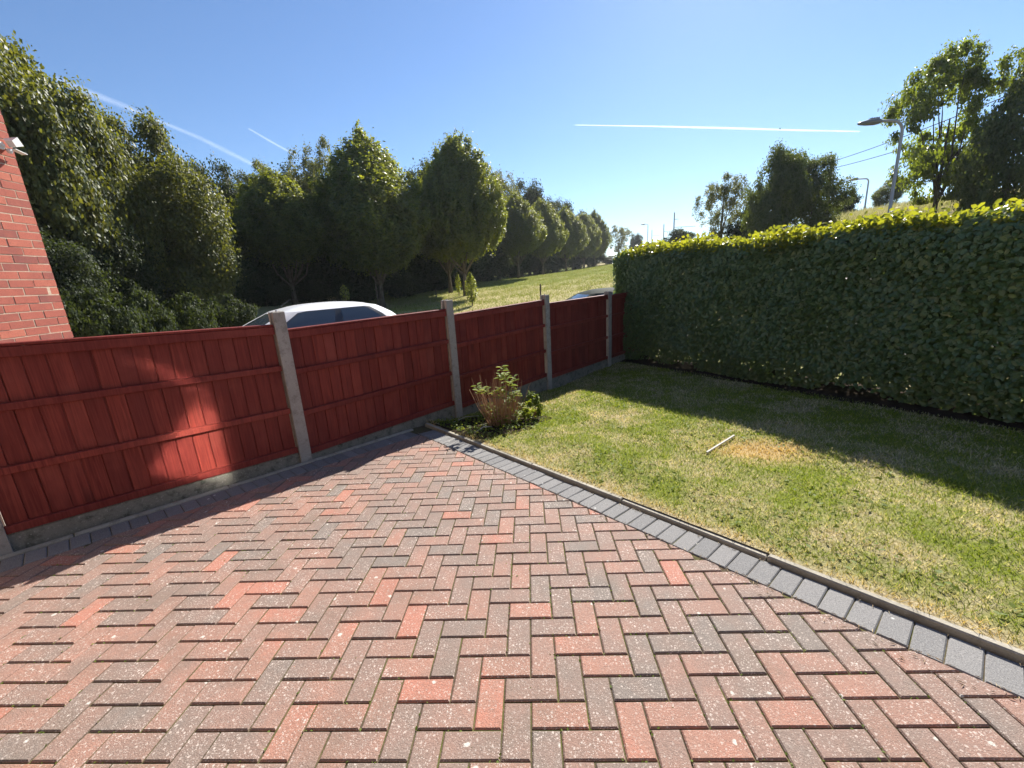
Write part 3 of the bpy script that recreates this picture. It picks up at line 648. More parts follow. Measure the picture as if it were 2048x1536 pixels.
PW = {'horn_a': 3.3, 'horn_b': 3.2, 'syc_a': 4.6, 'syc_b': 4.4, 'dark': 4.2, 'birch': 3.0, 'oak': 3.5, 'oak_b': 3.3, 'bush': 2.0}
def tree(name, proto, x, y, top, half, label, cat='tree', group=None, rz=None, z=None, split=None):
    """top = world z of the crown's top, half = half-width of the crown in metres."""
    z = gz(x, y) if z is None else z; cm, tm, th = PR[proto]; rz = random.random() * 6.28 if rz is None else rz
    o = thing(name, label, cat, (x, y, z - .03), rz, group); H = top - z
    tz = th if split is None else split
    c = link('crown', cm, o); c.location = (0, 0, tz); c.scale = (half / PW[proto], half / PW[proto], (H - tz) / PH[proto])
    tr = link('trunk', tm, o); k = H / (th + PH[proto]); wk = half / PW[proto]; tr.scale = (wk, wk, k)
    return o
HG = 'hornbeams in the row along the field'
tree('hornbeam_tree', 'horn_a', -13.5, 22.6, 7.4, 2.55, 'yellow-green hornbeam above the bonnet of the white car', group=HG, rz=0.4, split=2.3)
tree('hornbeam_tree', 'horn_b', -9.2, 24.5, 9.4, 3.15, 'tall hornbeam whose forked trunk stands just behind the white car', group=HG, rz=1.9, split=2.4)
tree('hornbeam_tree', 'horn_a', -4.6, 28.4, 10.1, 2.85, 'twin-topped hornbeam behind the leafy sapling', group=HG, rz=3.0, split=2.6)
tree('hornbeam_tree', 'horn_b', -6.2, 31.5, 9.6, 2.7, 'hornbeam half hidden behind the twin-topped one', group=HG, rz=4.0, split=2.6)
for k, (x, y, tp, hf) in enumerate([(-1.2, 45, 9.3, 2.9), (1.9, 57, 10.5, 2.9), (6.2, 70.7, 11.2, 3.1), (11.2, 86, 12.2, 3.2), (15.2, 98, 14.0, 3.0)]):
    tree('hornbeam_tree', 'horn_a' if k % 2 else 'horn_b', x, y, tp, hf, ['first', 'second', 'third', 'fourth', 'fifth and farthest'][k] + ' hornbeam of the receding row right of the twin-topped one', group=HG, split=2.6)
# woodland behind
def at(px, py, D):
    d = [R3[0][j] * (px - 1024) / 834.393 + R3[1][j] * (py - 768) / 834.393 + R3[2][j] for j in range(3)]; h = math.hypot(d[0], d[1])
    return CAM[0] + d[0] * D / h, CAM[1] + d[1] * D / h, CAM[2] + d[2] * D / h
def ptree(name, proto, px, ptop, half_px, D, label, group=None, split=None, cat='tree'):
    x, y, tp = at(px, ptop, D); x2, y2, _ = at(px + half_px, ptop, D); half = math.hypot(x2 - x, y2 - y)
    return tree(name, proto, x, y, tp, half, label, cat, group, split=split)
WG = 'trees of the wood behind the hornbeams'
ptree('sycamore_tree', 'syc_a', -50, 30, 200, 19, 'tallest broad tree at the left edge, above the brick house', WG, 1.2)
ptree('sycamore_tree', 'syc_b', 110, 190, 150, 20, 'broad glossy tree right of the floodlight', WG, .8)
ptree('sycamore_tree', 'syc_a', 235, 235, 125, 23, 'broad yellow-topped tree under the long contrail', WG, .8)
ptree('sycamore_tree', 'syc_b', 330, 330, 120, 21, 'lower glossy tree left of the yellow-green hornbeam', WG, .5)
ptree('woodland_tree', 'dark', 405, 325, 80, 30, 'bright green tree top in the dip left of the short contrail', WG, .5)
ptree('birch_tree', 'birch', 500, 318, 62, 36, 'thin brownish birch top below the end of the long contrail', WG)
ptree('birch_tree', 'birch', 628, 280, 58, 36, 'drooping birch left of the tall hornbeam', WG)
ptree('woodland_tree', 'dark', 575, 345, 95, 40, 'dark tree between the two birches', WG, .5)
ptree('woodland_tree', 'dark', 850, 335, 75, 48, 'tree top in the gap between the two big hornbeams', WG, .5)
ptree('birch_tree', 'birch', 985, 325, 45, 50, 'wispy tree top right of the twin-topped hornbeam', WG)
ptree('woodland_tree', 'dark', 1052, 366, 50, 66, 'round-topped tree above the first receding hornbeam', WG, .5)
ptree('woodland_tree', 'dark', 1110, 400, 42, 85, 'far woodland tree above the second receding hornbeam', WG, .5)
ptree('woodland_tree', 'dark', 1150, 425, 36, 100, 'far woodland tree above the third receding hornbeam', WG, .5)
ptree('birch_tree', 'birch', 1238, 450, 26, 130, 'faint pale tree beyond the left end of the hedge', None)
ptree('woodland_tree', 'dark', 1272, 468, 14, 150, 'small russet tree beyond the far end of the hedge', None, .5)
# understorey shrubs closing the dark base of the wood
UG = 'understorey shrubs in the shade of the wood'
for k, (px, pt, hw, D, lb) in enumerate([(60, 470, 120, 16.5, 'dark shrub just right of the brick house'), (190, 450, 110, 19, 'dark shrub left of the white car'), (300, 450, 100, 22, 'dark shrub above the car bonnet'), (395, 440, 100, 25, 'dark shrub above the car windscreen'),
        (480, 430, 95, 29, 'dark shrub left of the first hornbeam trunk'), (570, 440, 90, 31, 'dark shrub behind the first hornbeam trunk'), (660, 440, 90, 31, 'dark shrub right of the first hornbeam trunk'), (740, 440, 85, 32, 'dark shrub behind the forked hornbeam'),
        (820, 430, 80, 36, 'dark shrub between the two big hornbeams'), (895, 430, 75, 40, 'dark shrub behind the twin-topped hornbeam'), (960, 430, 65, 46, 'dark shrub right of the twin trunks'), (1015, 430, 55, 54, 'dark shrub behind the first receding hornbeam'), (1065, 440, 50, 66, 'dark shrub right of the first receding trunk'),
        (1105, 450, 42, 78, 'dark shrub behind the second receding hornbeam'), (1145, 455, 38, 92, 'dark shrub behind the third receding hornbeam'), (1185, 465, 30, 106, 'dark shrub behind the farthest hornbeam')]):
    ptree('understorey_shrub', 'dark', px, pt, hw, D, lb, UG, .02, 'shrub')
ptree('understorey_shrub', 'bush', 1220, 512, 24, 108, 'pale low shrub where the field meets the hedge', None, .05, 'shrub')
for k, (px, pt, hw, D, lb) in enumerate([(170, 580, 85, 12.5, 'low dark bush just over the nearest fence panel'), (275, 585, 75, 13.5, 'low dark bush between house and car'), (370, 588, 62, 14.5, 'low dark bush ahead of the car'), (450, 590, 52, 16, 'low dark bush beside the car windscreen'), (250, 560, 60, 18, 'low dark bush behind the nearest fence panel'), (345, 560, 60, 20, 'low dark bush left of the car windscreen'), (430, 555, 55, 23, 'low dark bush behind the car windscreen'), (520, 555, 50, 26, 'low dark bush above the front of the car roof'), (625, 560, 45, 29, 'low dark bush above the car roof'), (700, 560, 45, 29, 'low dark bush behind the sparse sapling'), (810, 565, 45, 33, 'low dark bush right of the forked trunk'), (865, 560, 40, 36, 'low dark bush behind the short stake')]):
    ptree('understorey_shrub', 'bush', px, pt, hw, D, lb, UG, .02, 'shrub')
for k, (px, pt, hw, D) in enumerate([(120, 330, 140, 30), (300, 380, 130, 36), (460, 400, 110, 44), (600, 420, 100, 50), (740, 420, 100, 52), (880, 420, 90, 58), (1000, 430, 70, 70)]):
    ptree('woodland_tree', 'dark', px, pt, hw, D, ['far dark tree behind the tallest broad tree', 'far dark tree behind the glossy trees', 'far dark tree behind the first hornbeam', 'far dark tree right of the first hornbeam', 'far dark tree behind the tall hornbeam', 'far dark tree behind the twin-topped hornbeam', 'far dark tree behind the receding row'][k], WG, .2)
# bank on the right
ptree('oak_tree', 'oak', 1930, 85, 150, 26, 'loose young oak beside the street lamp, trunk above the hedge', None, 1.2)
ptree('oak_tree', 'oak_b', 2070, 105, 150, 24, 'darker oak at the right edge of the photo', None, .5)
ptree('bank_tree', 'oak_b', 1560, 300, 72, 27, 'dense round tree above the middle of the hedge', None, .4)
ptree('bank_tree', 'oak_b', 1640, 312, 70, 29, 'dense tree left of the brown bank', None, .4)
ptree('bank_tree', 'birch', 1450, 345, 58, 34, 'airy grey-green tree left of the dense trees on the bank', None, .6)
ptree('bank_shrub', 'bush', 1500, 415, 45, 31, 'shrub at the foot of the airy tree', None, .05, 'shrub')
ptree('bank_shrub', 'bush', 1360, 458, 32, 60, 'far low shrub under the tram poles', None, .05, 'shrub')
ptree('bank_shrub', 'oak_b', 1780, 358, 38, 46, 'small leafy tree left of the street lamp column', None, .2, 'shrub')
ptree('bank_shrub', 'bush', 1690, 385, 34, 50, 'low shrub on the crest of the brown bank', None, .05, 'shrub')

# young whips and sapling in front of the row
def sapling(px, pb, pt, hw, D, label, n=900):
    x, y, zb = at(px, pb, D); _, _, zt = at(px, pt, D); H = zt - zb; rng = np.random.default_rng(int(px))
    o = thing('sapling', label, 'sapling', (x, y, zb), 0, 'young saplings on the field'); half = hw / 834 * D
    m_ = MB(); m_.tube([(0, 0, -.1), (.02, 0, H * .5), (0, .01, H * .95)], [.035, .025, .008], 6); m_.build('stem', M['bark'], o)
    h = rng.random(n); th = rng.random(n) * 6.28; r = half * np.sin(np.pi * np.clip(h * .9 + .1, 0, 1)) ** .7 * np.sqrt(rng.random(n))
    P = np.c_[np.cos(th) * r, np.sin(th) * r, H * (.12 + .88 * h)]; N = np.c_[np.cos(th), np.sin(th), np.full(n, .5)]
    link('foliage', leaf_cloud('foliage', P, N, .10, LF_HORN, rng, .8, .6, np.clip(rng.random(n) * .6 + .4, 0, 1)), o)
sapling(945, 612, 545, 13, 22, 'leafy columnar sapling on the sunny field behind the fence')
sapling(918, 590, 545, 6, 30, 'thin leafy sapling beside the grey trunk', 300)
sapling(692, 606, 570, 9, 20, 'sparse pale sapling behind the roof of the white car', 140)
# marker stakes
for px, pb, pt, D, lb in ((872, 588, 576, 27, 'short wooden stake at the shaded edge of the field'), (1081, 590, 568, 17, 'thin wooden stake above the fence by the third post'), (758, 620, 560, 24, 'tall pale tree stake tied by the forked hornbeam')):
    x, y, zb = at(px, pb, D); zt = at(px, pt, D)[2]; o = thing('wooden_stake', lb, 'stake', (x, y, zb), 0, 'wooden stakes on the field')
    m_ = MB(); m_.tube([(0, 0, -.2), (.01, 0, (zt - zb) * .95), (.012, 0, zt - zb)], [.035, .033, .012], 6); m_.build('shaft', M['bark'], o)

# ------------------------------------------------------------------ clipped hedge
hx0, hx1, hw_, htop = -.62, 7.6, .85, 1.87
hedge = thing('beech_hedge', 'tall clipped green hedge along the right side of the lawn', 'hedge', (HA.x, HA.y, plane(HA.x, HA.y)))
hz = lambda x, y: plane(x, y)
def hedge_pts(n, rng, face):
    s = hx0 + (hx1 - hx0) * rng.random(n) ** .95
    if face == 'front' or face == 'back':
        z = rng.random(n); q = z
        bz = .05 + .16 * np.clip(np.sin(s * 2.1) + .5 * np.sin(s * 5.3 + 1), -.2, 1)           # ragged lower edge
        z = -.12 + (htop + .10) * q
        fr = .03 * np.sin(s * 1.9 + 2 * z) + .025 * np.sin(s * 4.7 - 3 * z) + .02 * np.sin(7 * z + 3 * s)
        under = .20 * np.clip((.35 - z) / .45, 0, 1) ** 1.3                                     # undercut foot
        rnd = .20 * np.clip((z - (htop - .22)) / .22, 0, 1) ** 2                                  # rounded shoulder
        d = fr + under + rnd + .16 * rng.random(n) ** 1.7 - .01
        if face == 'back': d = hw_ - d
        keep = (rng.random(n) < np.where(z < .30, .72, 1.0)) & (z > bz - .12 + rng.random(n) * .12)
        nrm = np.c_[np.full(n, -HN.x if face == 'front' else HN.x), np.full(n, -HN.y if face == 'front' else HN.y), np.full(n, .55)]
        s, d, z, nrm = s[keep], d[keep], z[keep], nrm[keep]
    elif face == 'top':
        d = hw_ * rng.random(n); z = htop - .07 + .035 * np.sin(s * 2.3) + .03 * np.sin(5.1 * s + 4 * d) - .10 * (np.abs(d / hw_ - .5) * 2) ** 3 - .10 * rng.random(n) ** 2 + .05 * (rng.random(n) ** 4)
        nrm = np.tile(np.array([-.1, -.2, 1.0]), (n, 1))
    elif face == 'core':
        d = .25 + (hw_ - .5) * rng.random(n); z = .25 + (htop - .45) * rng.random(n); nrm = rand_unit(n, rng)
    elif face == 'shoots':
        d = .02 + (hw_ - .04) * rng.random(n) ** 1.3; z = htop - .12 + .17 * rng.random(n) ** 1.2 + .09 * rng.random(n) ** 7 + .03 * np.sin(s * 2.3) + .03 * np.sin(5.1 * s + 4 * d) - .08 * np.clip((.2 - d) / .2, 0, 1) ** 2
        nrm = rand_unit(n, rng) * .9 + np.array([.25, .55, .1])
    else:
        d = hw_ * rng.random(n); z = -.05 + (htop + .02) * rng.random(n); s = hx0 - .03 + .16 * rng.random(n) ** 1.6 + .16 * (np.abs(d / hw_ - .5) * 2) ** 3 + .25 * np.clip((z - (htop - .3)) / .3, 0, 1) ** 2
        nrm = np.tile(np.array([-HD.x, -HD.y, .4]), (n, 1))
    x = HA.x + HD.x * s + HN.x * d; y = HA.y + HD.y * s + HN.y * d
    b0 = PA * x + PB * y + .03; return np.c_[x, y, b0 + z / htop * (1.845 - .013 * s + .014 * np.clip(s - 2.5, 0, 3.5) ** 2 - b0)], nrm
rng = np.random.default_rng(77)
parts = [hedge_pts(66000, rng, 'front'), hedge_pts(20000, rng, 'top'), hedge_pts(30000, rng, 'back'), hedge_pts(8000, rng, 'end'), hedge_pts(16000, rng, 'core'), hedge_pts(12500, rng, 'shoots')]
HP = np.concatenate([p[0] for p in parts]); HNm = np.concatenate([p[1] for p in parts])
# broad ovate leaf, folded: 6 verts, 4 triangles
LT = np.array([[-.5, 0, 0], [-.18, .33, .07], [.22, .27, .06], [.55, 0, -.04], [.22, -.27, .06], [-.18, -.33, .07]])
LTF = np.array([[0, 1, 2, 3], [0, 3, 4, 5]])
n = len(HP); N = HNm / np.linalg.norm(HNm, axis=1, keepdims=True) + rand_unit(n, rng) * .55; N /= np.linalg.norm(N, axis=1, keepdims=True)
A = np.cross(N, rand_unit(n, rng)); A[:, 2] -= .7; A -= N * (A * N).sum(1, keepdims=True); A /= np.linalg.norm(A, axis=1, keepdims=True)
B = np.cross(N, A); sz = .040 + .030 * rng.random(n); tn = rng.random(n) ** 1.15; tn[-len(parts[-1][0]):] = .05 + .95 * rng.random(len(parts[-1][0]))
dcam = np.linalg.norm(HP - np.array(CAM), axis=1)
front = np.arange(n) < len(parts[0][0]); dd = np.array([dhedge(p[0], p[1]) for p in HP])
vis_ = np.array([inview(*p, 0.0) for p in HP]); cand = np.where(front & vis_ & (dd < .07) & (HP[:, 2] > .3))[0]
pick = cand[np.argsort(dcam[cand])[:1200]]; pick = pick[rng.permutation(len(pick))[:300]]
isp = np.zeros(n, bool); isp[pick] = True
off = np.array([HA.x, HA.y, plane(HA.x, HA.y)])
nsh = len(parts[-1][0]); young = np.arange(n) >= n - nsh; KK = (('foliage', LF_HEDGE, np.where(~isp & ~young)[0]), ('sunlit_rim_foliage', LF_RIM_LIT, np.where(young)[0]))  # topmost leaves get the material with backlit yellow in its colour
for nm_, mt_, k in KK:
    V = (HP[k][:, None, :] - off) + sz[k][:, None, None] * (LT[None, :, 0:1] * A[k][:, None] + LT[None, :, 1:2] * B[k][:, None] + LT[None, :, 2:3] * N[k][:, None])
    Fq = (np.arange(len(k))[:, None, None] * 6 + LTF[None]).reshape(-1, 4)
    tag(link(nm_, fast_mesh(nm_, V.reshape(-1, 3), Fq, mt_, np.repeat(tn[k], 2)), hedge), kind='stuff')
lm = []
for q in range(6): lm.append(fast_mesh('leaf', LT.copy(), LTF, LF_HEDGE, np.full(2, (q + .5) / 6 * .85)))
for i in pick:
    o = link('leaf', lm[int(tn[i] * 5.99)], hedge); p = HP[i] - off; s_ = sz[i]
    o.matrix_local = Matrix(((A[i, 0] * s_, B[i, 0] * s_, N[i, 0] * s_, p[0]), (A[i, 1] * s_, B[i, 1] * s_, N[i, 1] * s_, p[1]), (A[i, 2] * s_, B[i, 2] * s_, N[i, 2] * s_, p[2]), (0, 0, 0, 1)))
for i in range(26):
    s = hx0 + .15 + i * .31 + random.gauss(0, .04); b = Vector((HD.x * s + HN.x * .42, HD.y * s + HN.y * .42, plane(HD.x * s, HD.y * s) - .0)); m_ = MB()
    z0 = b.z
    m_.tube([(b.x, b.y, z0 - .15), (b.x + random.gauss(0, .02), b.y + random.gauss(0, .02), z0 + .5), (b.x + random.gauss(0, .05), b.y + random.gauss(0, .05), z0 + 1.3)], [.022, .018, .008], 6)
    for j in range(9):
        zz = z0 + .15 + .17 * j; e = Vector((b.x - HN.x * (.25 + .1 * random.random()) * (1 if j % 2 else -1) + random.gauss(0, .1), b.y - HN.y * .3 * (1 if j % 2 else -1) + random.gauss(0, .1), zz + .15)); m_.tube([(b.x, b.y, zz), e], [.008, .003], 5)
    m_.build('stem', M['bark_dark'], hedge)
# bare soil strip under the hedge
m_ = MB(); V = []; ns = 60
for i in range(ns + 1):
    s = hx0 - .1 + (hx1 - hx0 + .1) * i / ns
    for j, d in enumerate((-.10 + .05 * math.sin(s * 3.1) + .03 * math.sin(s * 8), .25, .8)):
        x, y = HA.x + HD.x * s + HN.x * d, HA.y + HD.y * s + HN.y * d; V.append((x, y, float(lawn_z(x, y)) + (.006 if j == 0 else .03)))
m_.add(V, [(i * 3 + j, (i + 1) * 3 + j, (i + 1) * 3 + j + 1, i * 3 + j + 1) for i in range(ns) for j in range(2)])
tag(m_.build('hedge_soil', M['soil'], None, True), kind='structure')

# ------------------------------------------------------------------ lawn blades, weeds
rng = np.random.default_rng(5)
n = 460000; s = -5.2 + 9.4 * rng.random(n); c = 1.337 + 6.6 * rng.random(n)
X = s * KD.x + c * KN.x; Y = s * KD.y + c * KN.y
df = (X - F0.x) * FN.x + (Y - F0.y) * FN.y; dh = (X - HA.x) * HN.x + (Y - HA.y) * HN.y
BED = np.array([-.86, 3.62])
bed = np.hypot((X - BED[0]) / .62, (Y - BED[1]) / .45) < 1
dist = np.hypot(X - CAM[0], Y - CAM[1])
d3 = np.c_[X, Y, np.full(n, -.1)] - np.array(CAM); cz = d3 @ np.array(R3[2]); cx = d3 @ np.array(R3[0])
keep = (df > .05) & (dh < -.03) & ~bed & (cz > .2) & (np.abs(cx / cz) < 1.32) & (rng.random(n) < np.clip(2.6 / dist, .3, 1))
X, Y = X[keep], Y[keep]; n = len(X); Z = lawn_z(X, Y)
hgt = .014 + .022 * rng.random(n) ** 1.5; w = (.0019 + .0013 * rng.random(n)) * np.clip(np.hypot(X - CAM[0], Y - CAM[1]) / 2.6, .9, 2.2)
th = rng.random(n) * 6.28; le = rng.random(n) * 6.28; lm_ = (.3 + 1.0 * rng.random(n)) * hgt
V = np.empty((n, 3, 3)); V[:, 0] = np.c_[X + np.cos(th) * w, Y + np.sin(th) * w, Z - .004]; V[:, 1] = np.c_[X - np.cos(th) * w, Y - np.sin(th) * w, Z - .004]; V[:, 2] = np.c_[X + np.cos(le) * lm_, Y + np.sin(le) * lm_, Z + hgt]
o = link('lawn_grass', fast_mesh('lawn_grass', V.reshape(-1, 3), np.arange(n * 3).reshape(n, 3), M['blade'], rng.random(n)))
tag(o, 'short patchy lawn grass, green with dry straw patches', 'grass', kind='stuff')
# broad-leaved weeds and clover in the sward
n = 5200; s = -4.4 + 7.0 * rng.random(n); c = 1.37 + 3.6 * rng.random(n) ** 1.3; X = s * KD.x + c * KN.x; Y = s * KD.y + c * KN.y
cl = np.sin(X * 3.1 + 1) * np.sin(Y * 3.7) + .6 * np.sin(X * 7.3 + Y * 5.1); df = (X - F0.x) * FN.x + (Y - F0.y) * FN.y; dh = (X - HA.x) * HN.x + (Y - HA.y) * HN.y
keep = (cl > .05) & (df > .15) & (dh < -.2); X, Y = X[keep], Y[keep]; P = np.c_[X, Y, lawn_z(X, Y) + .012 + .012 * rng.random(len(X))]
o = link('lawn_weeds', leaf_cloud('lawn_weeds', P, np.tile(np.array([0, 0, 1.0]), (len(X), 1)), .032, LF_SHRUB, rng, .5, .55, rng.random(len(X)) * .7)); tag(o, 'clover and broad-leaved weeds scattered through the lawn', 'weeds', kind='stuff')
# moss tufts and straw litter lying in the joints of the drive
n = 5200; X = -4 + 5.6 * rng.random(n); Y = -.3 + 4.0 * rng.random(n)
gx = rng.random(n) < .5; X = np.where(gx, np.round(X * 10) / 10 + rng.normal(0, .002, n), X); Y = np.where(gx, Y, np.round(Y * 10) / 10 + rng.normal(0, .002, n))
mz = np.sin(X * 1.9 + 1) * np.sin(Y * 2.3) + .5 * np.sin(X * 5 + Y * 4); c = X * KN.x + Y * KN.y; df = (X - F0.x) * FN.x + (Y - F0.y) * FN.y
k = (c < 1.08) & (df > .33) & (mz > -.35); X, Y = X[k], Y[k]; u_ = np.floor(X * 10); v_ = np.floor(Y * 10); P = np.c_[X, Y, PA * X + PB * Y - .004 + .003 * rng.random(len(X))]
o = link('joint_moss', leaf_cloud('joint_moss', P, np.tile(np.array([0, 0, 1.0]), (len(X), 1)), .010, LF_SHRUB, rng, .6, .7, rng.random(len(X)) * .5)); tag(o, 'moss growing in the joints of the block paving', 'moss', kind='stuff')
n = 700; s = -3.6 + 5.2 * rng.random(n); c = 1.09 - .10 * rng.random(n) ** 3; k = rng.random(n) < .25; c[k] = 1.285 - .02 * rng.random(k.sum()); X = s * KD.x + c * KN.x; Y = s * KD.y + c * KN.y
P = np.c_[X, Y, PA * X + PB * Y + .004]; t = NT('straw_bits'); sm = t.done(t.ramp(t.new('Attribute', attribute_name='tint').outputs['Fac'], [(0, (.22, .13, .06)), (1, (.50, .42, .28))]), .8)
o = link('straw_litter', leaf_cloud('straw_litter', P, np.tile(np.array([0, 0, 1.0]), (n, 1)), .022, sm, rng, .25, .12)); tag(o, 'dry straw and leaf litter along the charcoal blocks', 'litter', kind='stuff')
# moss and seedlings in the drive joints near the corner
# rough grass on the field and the bank
t = NT('rough_grass'); a_ = t.new('Attribute', attribute_name='tint').outputs['Fac']; pz = t.new('NewGeometry').outputs['Position']
cg = t.ramp(t.math('ADD', t.math('MULTIPLY', a_, .7), t.math('MULTIPLY', t.noise(pz, .35, 3), .4)), [(.15, (.18, .225, .032)), (.5, (.30, .32, .07)), (.75, (.46, .41, .19)), (1, (.58, .51, .29))])
t.done(cg, .7, spec=.2); tr_ = t.new('BsdfTranslucent', {'Color': cg}); mx_ = t.new('MixShader', {0: .4, 1: t.p.outputs[0], 2: tr_.outputs[0]}); t.t.links.new(mx_.outputs[0], t.out.inputs[0]); M['rough'] = t.m
def rough(name, n, xr, yr, hmin, hmax, label, flt, shift):
    X = xr[0] + (xr[1] - xr[0]) * rng.random(n); Y = yr[0] + (yr[1] - yr[0]) * rng.random(n); k = flt(X, Y); X, Y = X[k], Y[k]; n = len(X); cl = rng.normal(size=(n, 2)) * .05; Z = ground(X, Y); X = X + cl[:, 0]; Y = Y + cl[:, 1]
    h = hmin + (hmax - hmin) * rng.random(n) ** 2; w = .012 + .012 * rng.random(n); th = rng.random(n) * 6.28; le = rng.random(n) * 6.28
    V = np.empty((n, 3, 3)); V[:, 0] = np.c_[X + np.cos(th) * w, Y + np.sin(th) * w, Z - .02]; V[:, 1] = np.c_[X - np.cos(th) * w, Y - np.sin(th) * w, Z - .02]; V[:, 2] = np.c_[X + np.cos(le) * h * .5, Y + np.sin(le) * h * .5, Z + h]
    tag(link(name, fast_mesh(name, V.reshape(-1, 3), np.arange(n * 3).reshape(n, 3), M['rough'], np.clip(rng.random(n) * .7 + shift, 0, 1))), label, 'grass', kind='stuff')
rough('field_grass', 90000, (-12, 9), (15.5, 48), .04, .14, 'mown grass of the sloping field beyond the fence', lambda X, Y: X < 2 + Y * .16, .0)
rough('bank_grass', 60000, (12, 34), (14, 42), .15, .55, 'long dry grass on the bank above the hedge', lambda X, Y: ground(X, Y) > .8, .35)
# ------------------------------------------------------------------ shrubs by the fence
def shrub(px, py, label):
    x, y = -.72, 3.60; z = float(lawn_z(x, y)); o = thing('hydrangea_shrub', label, 'shrub', (x, y, z)); rng = np.random.default_rng(9); tips = []
    st = MB()
    for i in range(120):
        a = rng.random() * 6.28; r0 = .15 * math.sqrt(rng.random()); lean = .46 * rng.random() ** .8; L = .26 + .36 * rng.random()
        b = Vector((math.cos(a) * r0, math.sin(a) * r0 * .8, -.02)); d = Vector((math.cos(a) * lean, math.sin(a) * lean, 1)).normalized(); e = b + d * L
        m1 = b + d * L * .5 + Vector((math.cos(a) * .02, math.sin(a) * .02, 0)); st.tube([b, m1, e], [.0052, .004, .0022], 4, True); tips.append((e, d, L))
    tag(st.build('bare_stems', M['twig'], o), kind='stuff')
    # leafy shoots at chosen places: (dx, dz) across the view
    sh = [(-.235, .50), (-.19, .43), (-.15, .40), (.04, .60), (.05, .68), (.02, .56), (.09, .54), (.13, .50), (.18, .52), (.16, .44), (.22, .38), (.06, .38), (.0, .36), (-.02, .20), (.22, .16), (.25, .20), (.02, .05), (.04, .12), (-.06, .08), (.12, .34), (.10, .60), (-.21, .47)] + [(float(rng.uniform(-.22, .24)), float(rng.uniform(.05, .52))) for _ in range(16)]
    lt = [[fast_mesh('leaf', LT * np.array([1, .85, 1.6]), LTF, LF_SHRUB, np.full(2, q))] for q in (.15, .35, .55, .75, .95)]
    for dx, dz in sh:
        cx = Vector((dx * .98, dx * .1 + rng.normal(0, .05) - .02, dz)); m_ = MB(); m_.tube([Vector((dx * .3, 0, dz * .25)), cx * .7, cx], [.004, .003, .002], 4); m_.build('shoot', M['twig'], o)
        for j in range(6):
            a = j * 2.4 + rng.random(); q = link('leaf', lt[int(rng.random() * 4.99)][0], o); l = .05 + .035 * rng.random()
            A_ = Vector((math.cos(a), math.sin(a), .15 + .5 * rng.random() - .2)).normalized(); N_ = Vector((-math.cos(a) * .3, -math.sin(a) * .3, 1)).normalized(); B_ = N_.cross(A_).normalized(); N_ = A_.cross(B_)
            p = cx + A_ * l * .5 + Vector((0, 0, -.02 * j * .5)); q.matrix_local = Matrix(((A_.x * l, B_.x * l, N_.x * l, p.x), (A_.y * l, B_.y * l, N_.y * l, p.y), (A_.z * l, B_.z * l, N_.z * l, p.z), (0, 0, 0, 1)))
shrub(1005, 868, 'brown-stemmed shrub with a few green shoots beside the fence')
x, y = -.36, 3.70; z = float(lawn_z(x, y)); rng = np.random.default_rng(3)
o = thing('leafy_shrub', 'small green leafy shrub right of the brown stems', 'shrub', (x, y, z)); P, N, Cc = lobed_crown(rng, 900, .34, .12, 12, .5)
link('foliage', leaf_cloud('foliage', P, N, .035, LF_SHRUB, rng, .7, .65, rng.random(900) * .55), o); m_ = MB()
for c in Cc[:8]: m_.tube([(0, 0, -.02), tuple(c * .6), tuple(c)], [.005, .004, .002], 4)
m_.build('stem', M['twig'], o)
n = 900; a = rng.random(n) * 6.28; r = np.sqrt(rng.random(n)); X = -.86 + .66 * np.cos(a) * r; Y = 3.62 + .48 * np.sin(a) * r; ok = ((X - F0.x) * FN.x + (Y - F0.y) * FN.y > .07) & (X * KN.x + Y * KN.y > 1.36); X, Y = X[ok], Y[ok]
P = np.c_[X, Y, lawn_z(X, Y) + .01 + .05 * rng.random(len(X)) ** 2]
o = link('bed_ground_cover', leaf_cloud('bed_ground_cover', P, np.tile(np.array([0, 0, 1.0]), (len(X), 1)), .035, LF_SHRUB, rng, .8, .6, rng.random(len(X)) * .6)); tag(o, 'weeds and small leaves on the soil under the shrub', 'weeds', kind='stuff')
m_ = MB(); V = []; K = 28
for j in range(K):
    a = 6.2832 * j / K; r = 1 + .12 * math.sin(3 * a) + .08 * math.sin(7 * a); V.append((-.86 + .66 * math.cos(a) * r, 3.60 + .5 * math.sin(a) * r))
bp_ = clip(clip(V, (-KN.x, -KN.y), -1.345), (-FN.x, -FN.y), -(F0.x * FN.x + F0.y * FN.y) - .03)
cx_ = sum(p[0] for p in bp_) / len(bp_); cy_ = sum(p[1] for p in bp_) / len(bp_); VV = [(cx_, cy_)] + [p for f in (.35, .7, 1.0) for p in [(cx_ + (q[0] - cx_) * f, cy_ + (q[1] - cy_) * f) for q in bp_]]
K = len(bp_); m_.add([(p[0], p[1], float(lawn_z(p[0], p[1])) + .005) for p in VV], [(0, 1 + j, 1 + (j + 1) % K) for j in range(K)] + [(1 + L * K + j, 1 + (L + 1) * K + j, 1 + (L + 1) * K + (j + 1) % K, 1 + L * K + (j + 1) % K) for L in (0, 1) for j in range(K)])
tag(m_.build('soil_bed', M['soil'], None, True), kind='structure')
TL = ['long pale twig on the soil left of the shrub', 'short pale twig on the soil in front of the shrub', 'curved dead twig at the front of the soil bed']
